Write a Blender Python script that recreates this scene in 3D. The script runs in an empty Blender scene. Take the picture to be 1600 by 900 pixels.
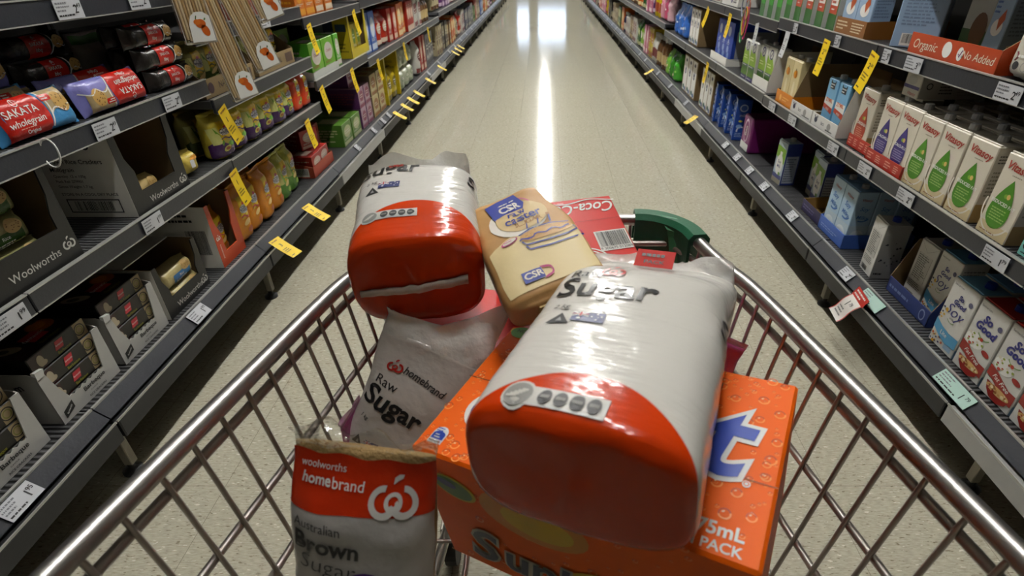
import bpy, bmesh, math, random
from mathutils import Vector, Matrix, noise
RND = random.Random(11)
sc = bpy.context.scene
COL = sc.collection

# ------------------------------------------------------------------ camera, light, exposure
cd = bpy.data.cameras.new('camera'); cam = bpy.data.objects.new('camera', cd); COL.objects.link(cam)
cam.location = (0, 0, 1.155); cam.rotation_euler = (math.radians(90 - 31.9), 0, 0)
cd.sensor_width = 36; cd.lens = 843 / 1600 * 36; cd.shift_x = -51 / 1600
cd.clip_start = 0.02; cd.clip_end = 100
cd.dof.use_dof = True; cd.dof.focus_distance = 1.05; cd.dof.aperture_fstop = 7.0
sc.camera = cam
sc.view_settings.view_transform = 'Standard'
try: sc.view_settings.look = 'None'
except Exception: pass
sc.view_settings.gamma = 1; sc.view_settings.use_curve_mapping = False
sc.view_settings.exposure = 0.12
TUBE = 118.0            # strength of the tube lamps over the aisle
SIDE_TUBE = 36.0       # tube lamps over the two neighbouring aisles
WINDOW = 3.5          # daylight through the far windows
wd = bpy.data.worlds.new('world'); sc.world = wd; wd.use_nodes = True
wd.node_tree.nodes['Background'].inputs[0].default_value = (.8, .9, 1, 1)
wd.node_tree.nodes['Background'].inputs[1].default_value = 0.25

# ------------------------------------------------------------------ materials
def lin(h):
    h = h.lstrip('#'); o = []
    for i in (0, 2, 4):
        c = int(h[i:i+2], 16) / 255
        o.append(c / 12.92 if c <= .04045 else ((c + .055) / 1.055) ** 2.4)
    return (*o, 1)
MATS = {}
def M(hexc, rough=.45, metal=0., bump=0., bs=60., stretch=None, spec=.5, var=.05, coat=0., alpha=1., trans=0., vs=35.):
    key = (hexc, rough, metal, bump, bs, stretch, spec, var, coat, alpha, trans)
    if key in MATS: return MATS[key]
    m = bpy.data.materials.new('paint_' + hexc.lstrip('#')); m.use_nodes = True
    nt = m.node_tree; N = nt.nodes; L = nt.links; p = N['Principled BSDF']
    tc = N.new('ShaderNodeTexCoord')
    nz = N.new('ShaderNodeTexNoise'); nz.inputs['Scale'].default_value = vs; nz.inputs['Detail'].default_value = 3
    L.new(tc.outputs['Object'], nz.inputs['Vector'])
    c = lin(hexc)
    mx = N.new('ShaderNodeMix'); mx.data_type = 'RGBA'
    mx.inputs[6].default_value = tuple(x * (1 - var) for x in c[:3]) + (1,)
    mx.inputs[7].default_value = tuple(min(1, x * (1 + var)) for x in c[:3]) + (1,)
    L.new(nz.outputs['Fac'], mx.inputs[0]); L.new(mx.outputs[2], p.inputs['Base Color'])
    p.inputs['Roughness'].default_value = rough; p.inputs['Metallic'].default_value = metal
    p.inputs['Specular IOR Level'].default_value = spec
    if coat: p.inputs['Coat Weight'].default_value = coat; p.inputs['Coat Roughness'].default_value = .08
    if alpha < 1: p.inputs['Alpha'].default_value = alpha
    if trans: p.inputs['Transmission Weight'].default_value = trans
    if bump:
        b = N.new('ShaderNodeBump'); b.inputs['Strength'].default_value = bump; b.inputs['Distance'].default_value = .01
        n2 = N.new('ShaderNodeTexNoise'); n2.inputs['Scale'].default_value = bs; n2.inputs['Detail'].default_value = 4
        if stretch:
            mp = N.new('ShaderNodeMapping'); mp.inputs['Scale'].default_value = stretch
            L.new(tc.outputs['Object'], mp.inputs['Vector']); L.new(mp.outputs['Vector'], n2.inputs['Vector'])
        else: L.new(tc.outputs['Object'], n2.inputs['Vector'])
        L.new(n2.outputs['Fac'], b.inputs['Height']); L.new(b.outputs['Normal'], p.inputs['Normal'])
    MATS[key] = m
    return m
def emit(name, colr, s):
    m = bpy.data.materials.new(name); m.use_nodes = True; nt = m.node_tree
    p = nt.nodes['Principled BSDF']; p.inputs['Base Color'].default_value = (.8, .8, .8, 1)
    p.inputs['Emission Color'].default_value = colr; p.inputs['Emission Strength'].default_value = s
    return m
CARD = lambda h: M(h, .4, bump=.02, bs=90)            # printed carton board
FOIL = lambda h: M(h, .24, bump=.35, bs=40)           # printed plastic film
KRAFT = M('#776140', .85, bump=.05, bs=200, stretch=(1, 1, 8))
WHITE = CARD('#d9d7d0'); BLACK = M('#15140f', .5); INK = M('#16161a', .5)

# ------------------------------------------------------------------ mesh builder
class MB:
    def __init__(s): s.v = []; s.f = []; s.fm = []; s.fs = []; s.mats = []
    def mi(s, m):
        if m not in s.mats: s.mats.append(m)
        return s.mats.index(m)
    def add(s, vs, fs, m, smooth=False):
        o = len(s.v); k = s.mi(m)
        s.v += [tuple(p) for p in vs]
        for f in fs: s.f.append(tuple(i + o for i in f)); s.fm.append(k); s.fs.append(smooth)
    def box(s, x0, x1, y0, y1, z0, z1, m, bev=0., seg=1):
        bm = bmesh.new(); bmesh.ops.create_cube(bm, size=1)
        for v in bm.verts: v.co = (x0 + (v.co.x + .5) * (x1 - x0), y0 + (v.co.y + .5) * (y1 - y0), z0 + (v.co.z + .5) * (z1 - z0))
        if bev: bmesh.ops.bevel(bm, geom=bm.edges[:], offset=bev, segments=seg, affect='EDGES', profile=.5)
        bm.verts.index_update()
        s.add([v.co[:] for v in bm.verts], [[v.index for v in f.verts] for f in bm.faces], m, False); bm.free()
    def prism(s, pts, a, b, m, ax='y'):
        # pts 2D polygon extruded from a to b along axis ax
        def P(p, t):
            return {'x': (t, p[0], p[1]), 'y': (p[0], t, p[1]), 'z': (p[0], p[1], t)}[ax]
        n = len(pts)
        s.add([P(p, a) for p in pts] + [P(p, b) for p in pts],
              [list(range(n))[::-1], list(range(n, 2 * n))] + [[i, (i + 1) % n, n + (i + 1) % n, n + i] for i in range(n)], m)
    def lathe(s, prof, m, c=(0, 0, 0), n=16, smooth=True):
        vs = []; fs = []
        for r, z in prof:
            for k in range(n):
                a = 2 * math.pi * k / n; vs.append((c[0] + r * math.cos(a), c[1] + r * math.sin(a), c[2] + z))
        for i in range(len(prof) - 1):
            for k in range(n): fs.append([i * n + k, i * n + (k + 1) % n, (i + 1) * n + (k + 1) % n, (i + 1) * n + k])
        s.add(vs, fs, m, smooth)
        s.add(vs[:n], [list(range(n))[::-1]], m); s.add(vs[-n:], [list(range(n))], m)
    def tube(s, path, r, m, n=10, closed=False):
        P = [Vector(p) for p in path]; vs = []; fs = []; K = len(P); up = None
        for i in range(K):
            if closed: t = P[(i + 1) % K] - P[i - 1]
            else: t = P[min(i + 1, K - 1)] - P[max(i - 1, 0)]
            t.normalize()
            if up is None: up = Vector((0, 0, 1)) if abs(t.z) < .9 else Vector((0, 1, 0))
            sd = t.cross(up).normalized(); up = sd.cross(t).normalized()
            for k in range(n):
                a = 2 * math.pi * k / n; vs.append(P[i] + sd * (r * math.cos(a)) + up * (r * math.sin(a)))
        for i in range(K if closed else K - 1):
            j = (i + 1) % K
            for k in range(n): fs.append([i * n + k, i * n + (k + 1) % n, j * n + (k + 1) % n, j * n + k])
        s.add(vs, fs, m, True)
        if not closed: s.add(vs[:n], [list(range(n))], m); s.add(vs[-n:], [list(range(n))[::-1]], m)
    def grid(s, fn, nu, nv, m, smooth=True):
        vs = [fn(i / nu, j / nv) for j in range(nv + 1) for i in range(nu + 1)]
        fs = [[j * (nu + 1) + i, j * (nu + 1) + i + 1, (j + 1) * (nu + 1) + i + 1, (j + 1) * (nu + 1) + i] for j in range(nv) for i in range(nu)]
        s.add(vs, fs, m, smooth)
    def rings(s, rs, m, cap0=True, cap1=True, smooth=True):
        n = len(rs[0]); vs = [p for r in rs for p in r]; fs = []
        for i in range(len(rs) - 1):
            for k in range(n): fs.append([i * n + k, i * n + (k + 1) % n, (i + 1) * n + (k + 1) % n, (i + 1) * n + k])
        if cap0: fs.append(list(range(n))[::-1])
        if cap1: fs.append([(len(rs) - 1) * n + k for k in range(n)])
        s.add(vs, fs, m, smooth)
    # ---- printed marks: fr maps (a, b, lift) on a face to 3D
    def rect(s, fr, a0, b0, a1, b1, m, off=.0006, nx=1, ny=1):
        s.grid(lambda u, v: fr(a0 + u * (a1 - a0), b0 + v * (b1 - b0), off), nx, ny, m, True)
    def shape(s, fr, pts, m, off=.0006):
        s.add([fr(a, b, off) for a, b in pts], [list(range(len(pts)))], m)
    def ell(s, fr, cx, cy, rx, ry, m, off=.0006, n=20, rot=0., rings=1):
        c, q = math.cos(rot), math.sin(rot); vs = [fr(cx, cy, off)]; fs = []
        for j in range(1, rings + 1):
            for k in range(n):
                t = 2 * math.pi * k / n; x = rx * math.cos(t) * j / rings; y = ry * math.sin(t) * j / rings
                vs.append(fr(cx + x * c - y * q, cy + x * q + y * c, off))
        for k in range(n): fs.append([0, 1 + k, 1 + (k + 1) % n])
        for j in range(rings - 1):
            for k in range(n): fs.append([1 + j * n + k, 1 + j * n + (k + 1) % n, 1 + (j + 1) * n + (k + 1) % n, 1 + (j + 1) * n + k])
        s.add(vs, fs, m)
    def arc(s, fr, cx, cy, r0, r1, a0, a1, m, off=.0006, n=16, sy=1., w1=None):
        vs = []; fs = []
        for k in range(n + 1):
            t = math.radians(a0 + (a1 - a0) * k / n); rr = r0
            if w1 is not None: rr = r1 - (r1 - r0) * (1 - k / n) - w1 * k / n
            for r in (rr, r1): vs.append(fr(cx + r * math.cos(t), cy + r * math.sin(t) * sy, off))
        for k in range(n): fs.append([2 * k, 2 * k + 1, 2 * k + 3, 2 * k + 2])
        s.add(vs, fs, m)
    def line(s, fr, pts, w, m, off=.0008, closed=False):
        P = [Vector(p) for p in pts]; vs = []; n = len(P)
        for i in range(n):
            t = (P[(i + 1) % n] - P[i - 1]) if closed else (P[min(i + 1, n - 1)] - P[max(i - 1, 0)])
            t.normalize(); d = Vector((-t.y, t.x)) * w / 2
            for q in (P[i] + d, P[i] - d): vs.append(fr(q.x, q.y, off))
        s.add(vs, [[2 * i, 2 * i + 1, 2 * ((i + 1) % n) + 1, 2 * ((i + 1) % n)] for i in range(n if closed else n - 1)], m)
    def text(s, fr, t, cx, cy, size, m, off=.0009, bold=0., shear=0., rot=0., sx=1., al='CENTER'):
        vs, fs = glyphs(t, bold, shear, al); c, q = math.cos(rot), math.sin(rot); o = []
        for x, y in vs:
            x, y = x * size * sx, y * size; o.append(fr(cx + x * c - y * q, cy + x * q + y * c, off))
        s.add(o, fs, m)
    def scribble(s, fr, a0, b0, a1, b1, rows, m, off=.0008, rnd=RND):
        # lines of fine print too small to read
        hh = (b1 - b0) / rows
        for r in range(rows):
            e = a0 + (a1 - a0) * (.6 + .4 * rnd.random()); x = a0; y = b1 - (r + .5) * hh
            while x < e:
                w = (a1 - a0) * (.06 + .12 * rnd.random()); s.rect(fr, x, y - hh * .22, min(x + w, e), y + hh * .22, m, off); x += w + (a1 - a0) * .03
    def barcode(s, fr, a0, b0, a1, b1, off=.0006, frame=True, digits=None):
        if frame: s.rect(fr, a0, b0, a1, b1, WHITE, off)
        r = random.Random(5); x = a0 + (a1 - a0) * .06; e = a1 - (a1 - a0) * .06; u = (a1 - a0) / 75
        while x < e:
            w = u * r.choice((.6, .6, 1, 1.6)); s.rect(fr, x, b0 + (b1 - b0) * .2, x + w, b1 - (b1 - b0) * .06, INK, off + .0004); x += w + u * r.choice((.6, 1, 1.4))
        if digits: s.text(fr, digits, (a0 + a1) / 2, b0 + (b1 - b0) * .1, (b1 - b0) * .17, INK, off + .0004)
    def logo(s, fr, cx, cy, r, m, off=.0009):
        # round apple-like mark of interlocking strokes with a leaf
        s.arc(fr, cx - r * .42, cy - r * .2, r * .34, r * .58, 85, 330, m, off, 18)
        s.arc(fr, cx + r * .42, cy - r * .2, r * .34, r * .58, 95, -150, m, off, 18)
        s.arc(fr, cx, cy - r * .22, r * .2, r * .36, -60, 245, m, off, 16)
        s.arc(fr, cx, cy - r * .28, r * .06, r * .2, 200, 400, m, off, 8)
        s.shape(fr, [(cx - r * .12, cy + r * .42), (cx - r * .1, cy + r * .68), (cx + r * .08, cy + r * .82), (cx + r * .3, cy + r * .82), (cx + r * .26, cy + r * .66), (cx + r * .06, cy + r * .56)], m, off)
    def mesh(s, name):
        me = bpy.data.meshes.new(name); me.from_pydata(s.v, [], s.f)
        for m in s.mats: me.materials.append(m)
        me.polygons.foreach_set('material_index', s.fm); me.polygons.foreach_set('use_smooth', s.fs)
        me.update(); return me
    def build(s, name, parent=None, loc=None):
        return link(name, s.mesh(name), parent, loc)
GL = {}
def glyphs(t, bold, shear, al):
    k = (t, bold, shear, al)
    if k not in GL:
        cu = bpy.data.curves.new('lettering', 'FONT'); cu.body = t; cu.size = 1; cu.offset = bold; cu.shear = shear
        cu.resolution_u = 3; cu.align_x = al; cu.align_y = 'CENTER'
        ob = bpy.data.objects.new('lettering', cu); me = ob.to_mesh()
        GL[k] = ([(v.co.x, v.co.y) for v in me.vertices], [list(p.vertices) for p in me.polygons])
        ob.to_mesh_clear(); bpy.data.objects.remove(ob); bpy.data.curves.remove(cu)
    return GL[k]
def frame(o, x, y):
    o, x, y = Vector(o), Vector(x), Vector(y); n = x.cross(y).normalized()
    return lambda a, b, off=0.: o + x * a + y * b + n * off
def fronts(w, h, d):
    return (frame((-w/2, 0, 0), (1, 0, 0), (0, 0, 1)), frame((-w/2, d, 0), (0, -1, 0), (0, 0, 1)),
            frame((w/2, 0, 0), (0, 1, 0), (0, 0, 1)), frame((-w/2, 0, h), (1, 0, 0), (0, 1, 0)))
def link(name, me, parent=None, loc=None):
    o = bpy.data.objects.new(name, me); COL.objects.link(o)
    if parent: o.parent = parent
    if loc is not None: o.location = loc
    return o
def tag(o, label=None, cat=None, group=None, kind=None):
    for k, v in (('label', label), ('category', cat), ('group', group), ('kind', kind)):
        if v: o[k] = v
    return o
def place(proto, name, label, cat, loc, rz=0., group=None, rx=0., ry=0., mat=None):
    # proto: list of (part name, mesh, label, parent index); first entry is the thing itself
    made = []
    for i, (pn, me, lb, pi) in enumerate(proto):
        o = link(name if i == 0 else pn, me, None if i == 0 else made[pi])
        if i and lb: o['label'] = lb
        made.append(o)
    r = made[0]
    if mat is not None: r.matrix_world = mat
    else: r.location = loc; r.rotation_euler = (rx, ry, rz)
    tag(r, label, cat, group); return r
# shelf positions are noted in survey units of 0.913 m: along the aisle y * SU, height FZ + z * SU, strip fronts at 1.05 m from the middle
SU = .913; FZ = .1005
def at_shelf(x, y, z): return (x * SU, y * SU, FZ + z * SU)
RX = 1.17
LOW = {}
def lowest(proto, rx, ry):
    # how far a product reaches below its own origin when tilted, so that it stands on the shelf and not in it
    k = (proto[0][1].name, rx, ry)
    if k not in LOW:
        from mathutils import Euler
        m = Euler((rx, ry, 0)).to_matrix(); LOW[k] = min(min((m @ v.co).z for v in me.vertices) for _, me, _, _ in proto if me)
    return LOW[k]
def shelf_put(proto, name, label, cat, side, y, z, inset=0., group=None, turn=0., rx=0., ry=0.):
    # stand a product on a shelf with its front to the aisle; y is the middle of its front
    s = 1 if side == 'R' else -1
    r = place(proto, name, label, cat, at_shelf(s * (RX + inset), y, z + .0012 - lowest(proto, rx, ry)), -s * math.pi/2 + turn, group, rx, ry); r.scale = (SU, SU, SU)
    return r
# ------------------------------------------------------------------ the setting
def floor_mat():
    m = bpy.data.materials.new('vinyl_tile'); m.use_nodes = True; nt = m.node_tree; N = nt.nodes; L = nt.links; p = N['Principled BSDF']
    tc = N.new('ShaderNodeTexCoord'); sp = N.new('ShaderNodeSeparateXYZ'); L.new(tc.outputs['Object'], sp.inputs[0])
    def mth(op, a, b=None, c=None):
        n = N.new('ShaderNodeMath'); n.operation = op
        for i, q in enumerate((a, b, c)):
            if q is None: continue
            if isinstance(q, (int, float)): n.inputs[i].default_value = q
            else: L.new(q, n.inputs[i])
        return n.outputs[0]
    def seam(co, o):
        f = mth('FRACT', mth('DIVIDE', mth('SUBTRACT', co, o), .305)); return mth('LESS_THAN', mth('ABSOLUTE', mth('SUBTRACT', f, .5)), .4985), f
    sx, _ = seam(sp.outputs[0], 1.017 - .305 * 20); sy, _ = seam(sp.outputs[1], .901 - .305 * 20)
    inner = mth('MULTIPLY', sx, sy)                       # 1 inside a tile, 0 in the joint
    def nz(scale, vec, det=4):
        mp = N.new('ShaderNodeMapping'); mp.inputs['Scale'].default_value = vec; L.new(tc.outputs['Object'], mp.inputs['Vector'])
        n = N.new('ShaderNodeTexNoise'); n.inputs['Scale'].default_value = scale; n.inputs['Detail'].default_value = det
        L.new(mp.outputs['Vector'], n.inputs['Vector']); return n.outputs['Fac']
    def ramp(f, *st):
        r = N.new('ShaderNodeValToRGB'); e = r.color_ramp.elements
        while len(e) > 1: e.remove(e[-1])
        e[0].position = st[0][0]; e[0].color = st[0][1]
        for q in st[1:]:
            k = e.new(q[0]); k.color = q[1]
        L.new(f, r.inputs[0]); return r.outputs[0]
    base = ramp(nz(60, (1, 4.5, 1)), (.3, lin('#a19c8a')), (.5, lin('#b0ab99')), (.72, lin('#bdb8a7')))
    dark = ramp(nz(55, (1, 3.2, 1), 2), (.62, (0, 0, 0, 1)), (.69, (1, 1, 1, 1)))
    lite = ramp(nz(38, (1.1, 4, 1), 2), (.655, (0, 0, 0, 1)), (.69, (1, 1, 1, 1)))
    def mix(f, a, b, amt=1.):
        q = N.new('ShaderNodeMix'); q.data_type = 'RGBA'; L.new(mth('MULTIPLY', f, amt), q.inputs[0])
        for i, z in ((6, a), (7, b)):
            if isinstance(z, tuple): q.inputs[i].default_value = z
            else: L.new(z, q.inputs[i])
        return q.outputs[2]
    cch = mix(dark, base, lin('#665c44'), .75); cch = mix(lite, cch, lin('#dcd8ca'), .85)
    cch = mix(mth('SUBTRACT', 1, inner), cch, lin('#4a4436'), .8)
    L.new(cch, p.inputs['Base Color'])
    p.inputs['Roughness'].default_value = .11; p.inputs['Specular IOR Level'].default_value = .5
    b = N.new('ShaderNodeBump'); b.inputs['Strength'].default_value = .05; b.inputs['Distance'].default_value = .02
    L.new(nz(4, (1.2, 1, 1), 3), b.inputs['Height']); L.new(b.outputs['Normal'], p.inputs['Normal'])
    return m
def slab(name, x0, x1, y0, y1, z0, z1, m):
    b = MB(); b.box(x0, x1, y0, y1, z0, z1, m); o = b.build(name); o['kind'] = 'structure'; return o
YEND = 30.
slab('floor', -7, 7, -3, YEND, -.06, 0, floor_mat())
slab('ceiling', -7, 7, -3, YEND, 3.4, 3.46, M('#cfcdc6', .9))
WP = M('#b9b4a8', .8)
slab('wall_left', -7.1, -7, -3, YEND, 0, 3.4, WP); slab('wall_right', 7, 7.1, -3, YEND, 0, 3.4, WP)
slab('wall_near', -7, 7, -3.1, -3, 0, 3.4, M('#4a4640', .85))
# the far wall is built round two window openings
def far_wall():
    b = MB(); xs = [-7, -1.4, -.75, -.36, 1.1, 7]
    b.box(-7, 7, YEND, YEND + .12, 0, 1.3, WP); b.box(-7, 7, YEND, YEND + .12, 2.75, 3.4, WP)
    for a, c in ((-7, -1.4), (-.75, -.36), (1.1, 7)): b.box(a, c, YEND, YEND + .12, 1.3, 2.75, WP)
    o = b.build('wall_far'); o['kind'] = 'structure'
far_wall()
DAY = emit('daylight', (.62, .77, 1, 1), WINDOW)
for n, (a, c, bars) in enumerate(((-1.4, -.75, 3), (-.36, 1.1, 5))):
    b = MB(); b.box(a, c, YEND + .08, YEND + .1, 1.3, 2.75, DAY)
    fm = M('#6d7076', .4, metal=.6)
    for x in (a, c - .04): b.box(x, x + .04, YEND + .02, YEND + .08, 1.3, 2.75, fm)
    for k in range(bars + 1):
        z = 1.3 + (1.45 - .04) * k / bars; b.box(a, c, YEND + .02, YEND + .08, z, z + .04, fm)
    o = b.build('window_%d' % (n + 1)); o['kind'] = 'structure'
# ceiling lamps: a run of tubes down the aisle and one over each neighbouring aisle
def tube_lamp(s):
    b = MB(); b.box(-.09, .09, 0, 1.5, 0, .05, M('#d8d8d4', .5), .006); g = MB(); g.box(-.03, .03, .02, 1.48, -.035, .0, emit('tube_%g' % s, (1, .99, .95, 1), s), .008)
    return [('ceiling_lamp', b.mesh('ceiling_lamp'), None, None), ('diffuser', g.mesh('diffuser'), None, 0)]
la, lb_ = tube_lamp(TUBE), tube_lamp(SIDE_TUBE)
for k in range(15): place(la, 'ceiling_lamp', 'strip lamp on the ceiling over the middle of the aisle', 'lamp', (0, .3 + 1.56 * k, 3.35), 0, 'strip lamps over the aisle')
for sx, w in ((-4.2, 'left'), (4.2, 'right')):
    for k in range(0, 16, 2): place(lb_, 'ceiling_lamp', 'strip lamp on the ceiling beyond the %s shelves' % w, 'lamp', (sx, .9 + 1.56 * k, 3.35), 0, 'strip lamps beyond the %s shelves' % w)

# ------------------------------------------------------------------ shelving
def ribbed():
    m = bpy.data.materials.new('ribbed_shelf'); m.use_nodes = True; nt = m.node_tree; N = nt.nodes; L = nt.links; p = N['Principled BSDF']
    tc = N.new('ShaderNodeTexCoord'); w = N.new('ShaderNodeTexWave'); w.bands_direction = 'Y'; w.inputs['Scale'].default_value = 20; w.wave_profile = 'SIN'
    L.new(tc.outputs['Object'], w.inputs['Vector'])
    r = N.new('ShaderNodeValToRGB'); r.color_ramp.elements[0].color = lin('#0d0d0e'); r.color_ramp.elements[1].color = lin('#4c4c4e'); r.color_ramp.elements[0].position = .35; r.color_ramp.elements[1].position = .6
    L.new(w.outputs['Fac'], r.inputs[0]); L.new(r.outputs[0], p.inputs['Base Color'])
    b = N.new('ShaderNodeBump'); b.inputs['Distance'].default_value = .004; L.new(w.outputs['Fac'], b.inputs['Height']); L.new(b.outputs['Normal'], p.inputs['Normal'])
    p.inputs['Roughness'].default_value = .4; return m
RIB = ribbed()
STEEL = M('#4a4b4e', .45, metal=.3); STRIP = M('#2b2d33', .3, bump=.05, bs=120); EDGE = M('#b4b4b0', .3, metal=.5); DARK = M('#1c1d1f', .5, bump=.05, bs=300)
PALE = M('#9a9a97', .45); BACKP = M('#4b4a47', .6); LEG = M('#8f8a7c', .6, var=.25)
P92 = .92
def bay_meshes():
    d = {}
    # local: x into the shelf, y along the aisle, z up; front of the strips at x = 0
    b = MB(); b.box(0.012, .47, .003, P92 - .003, -.028, 0, RIB, .002); d['shelf'] = b.mesh('shelf')
    b = MB(); b.box(0, .012, .002, P92 - .002, -.044, .004, STRIP, .002)
    b.box(-.002, .001, .002, P92 - .002, -.0458, -.0432, EDGE); b.box(-.002, .010, .002, P92 - .002, .003, .006, EDGE); d['price_strip'] = b.mesh('price_strip')
    b = MB(); b.box(.012, .52, .003, P92 - .003, -.03, 0, RIB, .002); d['base_shelf'] = b.mesh('base_shelf')
    # tilted ticket strip of the base shelf with a bright nose
    b = MB(); b.prism([(.012, .004), (-.022, -.030), (-.018, -.036), (.018, -.003)], .002, P92 - .002, STRIP)
    b.v = [(p[0], p[1], p[2]) for p in b.v]
    b.box(.009, .016, .002, P92 - .002, .002, .007, EDGE); b.box(-.036, -.0325, .002, P92 - .002, -.0425, -.037, EDGE); d['ticket_rail'] = b.mesh('ticket_rail')
    for nm, mt in (('kick', DARK), ('kick_pale', PALE)):
        b = MB(); b.box(-.036, .0, .004, P92 - .004, -.1, -.042, mt, .003); d[nm] = b.mesh('kick_rail')
    b = MB(); b.box(.46, .48, 0, P92, -.06, 1.95, BACKP); d['back_panel'] = b.mesh('back_panel')
    b = MB(); b.box(.43, .458, .002, .036, -.108, 1.95, STEEL)
    for k in range(38): b.box(.428, .431, .014, .024, .12 + k * .048, .15 + k * .048, M('#0a0a0a'))
    d['upright'] = b.mesh('upright')
    b = MB(); b.box(.012, .037, -.012, .012, -.075, .10, LEG, .002); b.box(.012, .47, -.012, .012, .085, .105, LEG); d['foot'] = b.mesh('foot')
    b = MB(); b.lathe([(.026, 0), (.026, .009), (.014, .016), (.008, .02), (.008, .06)], DARK, (.03, 0, -.110), 18); d['levelling_pad'] = b.mesh('levelling_pad')
    return d
BM_ = bay_meshes()
def levels(side, i):
    if side == 'L':
        if i < 2: return (.155, .505, .785, 1.06)
        if i == 2: return (.155, .50, .715, .935)
        if i == 3: return (.155, .60, .885)
        if i < 7: return (.155, .56, .90)
        return (.155, .60, .95)
    if i < 3: return (.135, .515, .880)
    if i < 6: return (.135, .52, .860)
    return (.135, .57, .92)
ORD = ['nearest the camera', 'second from the camera', 'third from the camera', 'fourth from the camera', 'fifth from the camera', 'sixth from the camera', 'seventh from the camera', 'eighth from the camera', 'ninth from the camera', 'tenth from the camera', 'eleventh from the camera', 'twelfth from the camera', 'thirteenth from the camera', 'fourteenth from the camera', 'fifteenth from the camera', 'sixteenth from the camera', 'seventeenth from the camera', 'eighteenth from the camera', 'nineteenth from the camera', 'twentieth from the camera', 'last at the far end']
Y0 = {'L': .09, 'R': .18}
NBAY = 21
def bay(side, i):
    r = bpy.data.objects.new('shelving_bay', None); COL.objects.link(r); r.empty_display_size = .1
    y = Y0[side] + P92 * i
    if side == 'R': r.location = at_shelf(1.15, y, 0)
    else: r.location = at_shelf(-1.15, y + P92, 0); r.rotation_euler = (0, 0, math.pi)
    r.scale = (SU, SU, SU)
    tag(r, 'dark grey supermarket shelving bay on the %s of the aisle, %s' % ('left' if side == 'L' else 'right', ORD[i]), 'shelf')
    lv = levels(side, i)
    link('back_panel', BM_['back_panel'], r); link('upright', BM_['upright'], r)
    b = link('base_shelf', BM_['base_shelf'], r, (0, 0, lv[0])); link('ticket_rail', BM_['ticket_rail'], b)
    k = link('kick_rail', BM_['kick_pale' if (side, i) in (('R', 0), ('L', 3), ('R', 4), ('L', 6)) else 'kick'], b)
    if (side, i) in (('R', 0), ('L', 3)): k['label'] = 'pale kick rail'
    for yy in ((.80,) if side == 'R' else (.89,)):
        f = link('foot', BM_['foot'], r, (0, yy, 0)); link('levelling_pad', BM_['levelling_pad'], f)
    for z in lv[1:] + ((1.42, 1.75) if lv[-1] > 1 else (1.25, 1.6)):
        s = link('shelf', BM_['shelf'], r, (0, 0, z)); link('price_strip', BM_['price_strip'], s)
for i in range(NBAY): bay('L', i); bay('R', i)
# ------------------------------------------------------------------ shopping trolley
from mathutils import Quaternion
def pose(c, rv):
    v = Vector(rv); return Matrix.Translation(Vector(c)) @ Quaternion(v.normalized(), v.length).to_matrix().to_4x4()
CHROME = M('#aeaba8', .33, metal=.95, var=.03); WIRE = M('#a29a94', .38, metal=.8, var=.05)
GREEN = M('#12573a', .42, bump=.06, bs=180)
ZR = .785
def smooth_path(pts, n=6):
    P = [Vector(p) for p in pts]; out = []
    for i in range(len(P) - 1):
        a, b, c, d = P[max(i-1, 0)], P[i], P[i+1], P[min(i+2, len(P)-1)]
        for k in range(n):
            t = k / n
            out.append(.5 * ((2*b) + (c-a)*t + (2*a-5*b+4*c-d)*t*t + (3*b-a-3*c+d)*t**3))
    return out + [P[-1]]
XR = lambda y: .343 - .2 * (y - .228)          # half width of the rim at distance y
KIN = .13                                       # the sides lean in towards the floor of the basket
cart = bpy.data.objects.new('shopping_trolley', None); COL.objects.link(cart); cart.location = (0, .4, 0)
tag(cart, 'chrome wire shopping trolley with green corner bumpers, loaded with groceries', 'trolley')
def cpart(name, b, lab=None, parent=None):
    o = b.build(name, cart if parent is None else parent, (0, -.4, 0) if parent is None else None)
    if lab: o['label'] = lab
    return o
right = [(.385, .02, ZR), (.343, .228, ZR), (.303, .425, ZR), (.280, .54, ZR), (.266, .60, ZR), (.250, .645, ZR), (.236, .70, ZR), (.226, .745, ZR), (.205, .785, ZR), (.165, .805, ZR)]
half = smooth_path(right)
rimp = half + [Vector((-p.x, p.y, p.z)) for p in reversed(half)]
b = MB(); b.tube(rimp, .0098, CHROME, 14); rim = cpart('rim', b, 'thick chrome tube round the top')
def inset(side, y, z): return side * (XR(min(y, .62)) - max(0, y - .62) * .35 - KIN * (ZR - z))
ZF = .50
for z, r in ((.758, .005), (.665, .0042), (.58, .0042), (.505, .0042)):
    pts = [(inset(1, y, z), y, z) for y in (.04, .2, .4, .6, .70)] + [(inset(1, .70, z) - .035, .775 - KIN * (ZR - z) * .5, z)]
    pts = smooth_path(pts, 4); full = pts + [Vector((-p.x, p.y, p.z)) for p in reversed(pts)]
    b = MB(); b.tube(full, r, WIRE, 8); cpart('side_rail', b)
ys = [.06, .094, .129, .163, .195, .228, .263, .301, .336, .371, .407, .441, .475, .505, .536, .566, .596, .626, .655, .68, .705]
for s in (1, -1):
    for y in ys:
        x = s * XR(min(y, .62)) - s * max(0, y - .62) * .35
        b = MB(); b.tube([(x - s * .006, y, ZR - .004), (inset(s, y, .64) - s * .004, y, .64), (inset(s, y, ZF) - s * .004, y, ZF)], .0026, WIRE, 6); cpart('wire', b)
for k in range(9):
    x = -.14 + .035 * k
    b = MB(); b.tube([(x, .803, ZR - .004), (x, .785, .64), (x, .775, ZF)], .0026, WIRE, 6); cpart('wire', b)
for k in range(11):                              # floor of the basket
    y = .1 + .065 * k
    b = MB(); b.tube([(inset(-1, y, ZF), y, ZF), (inset(1, y, ZF), y, ZF)], .003, WIRE, 6); cpart('floor_wire', b)
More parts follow.
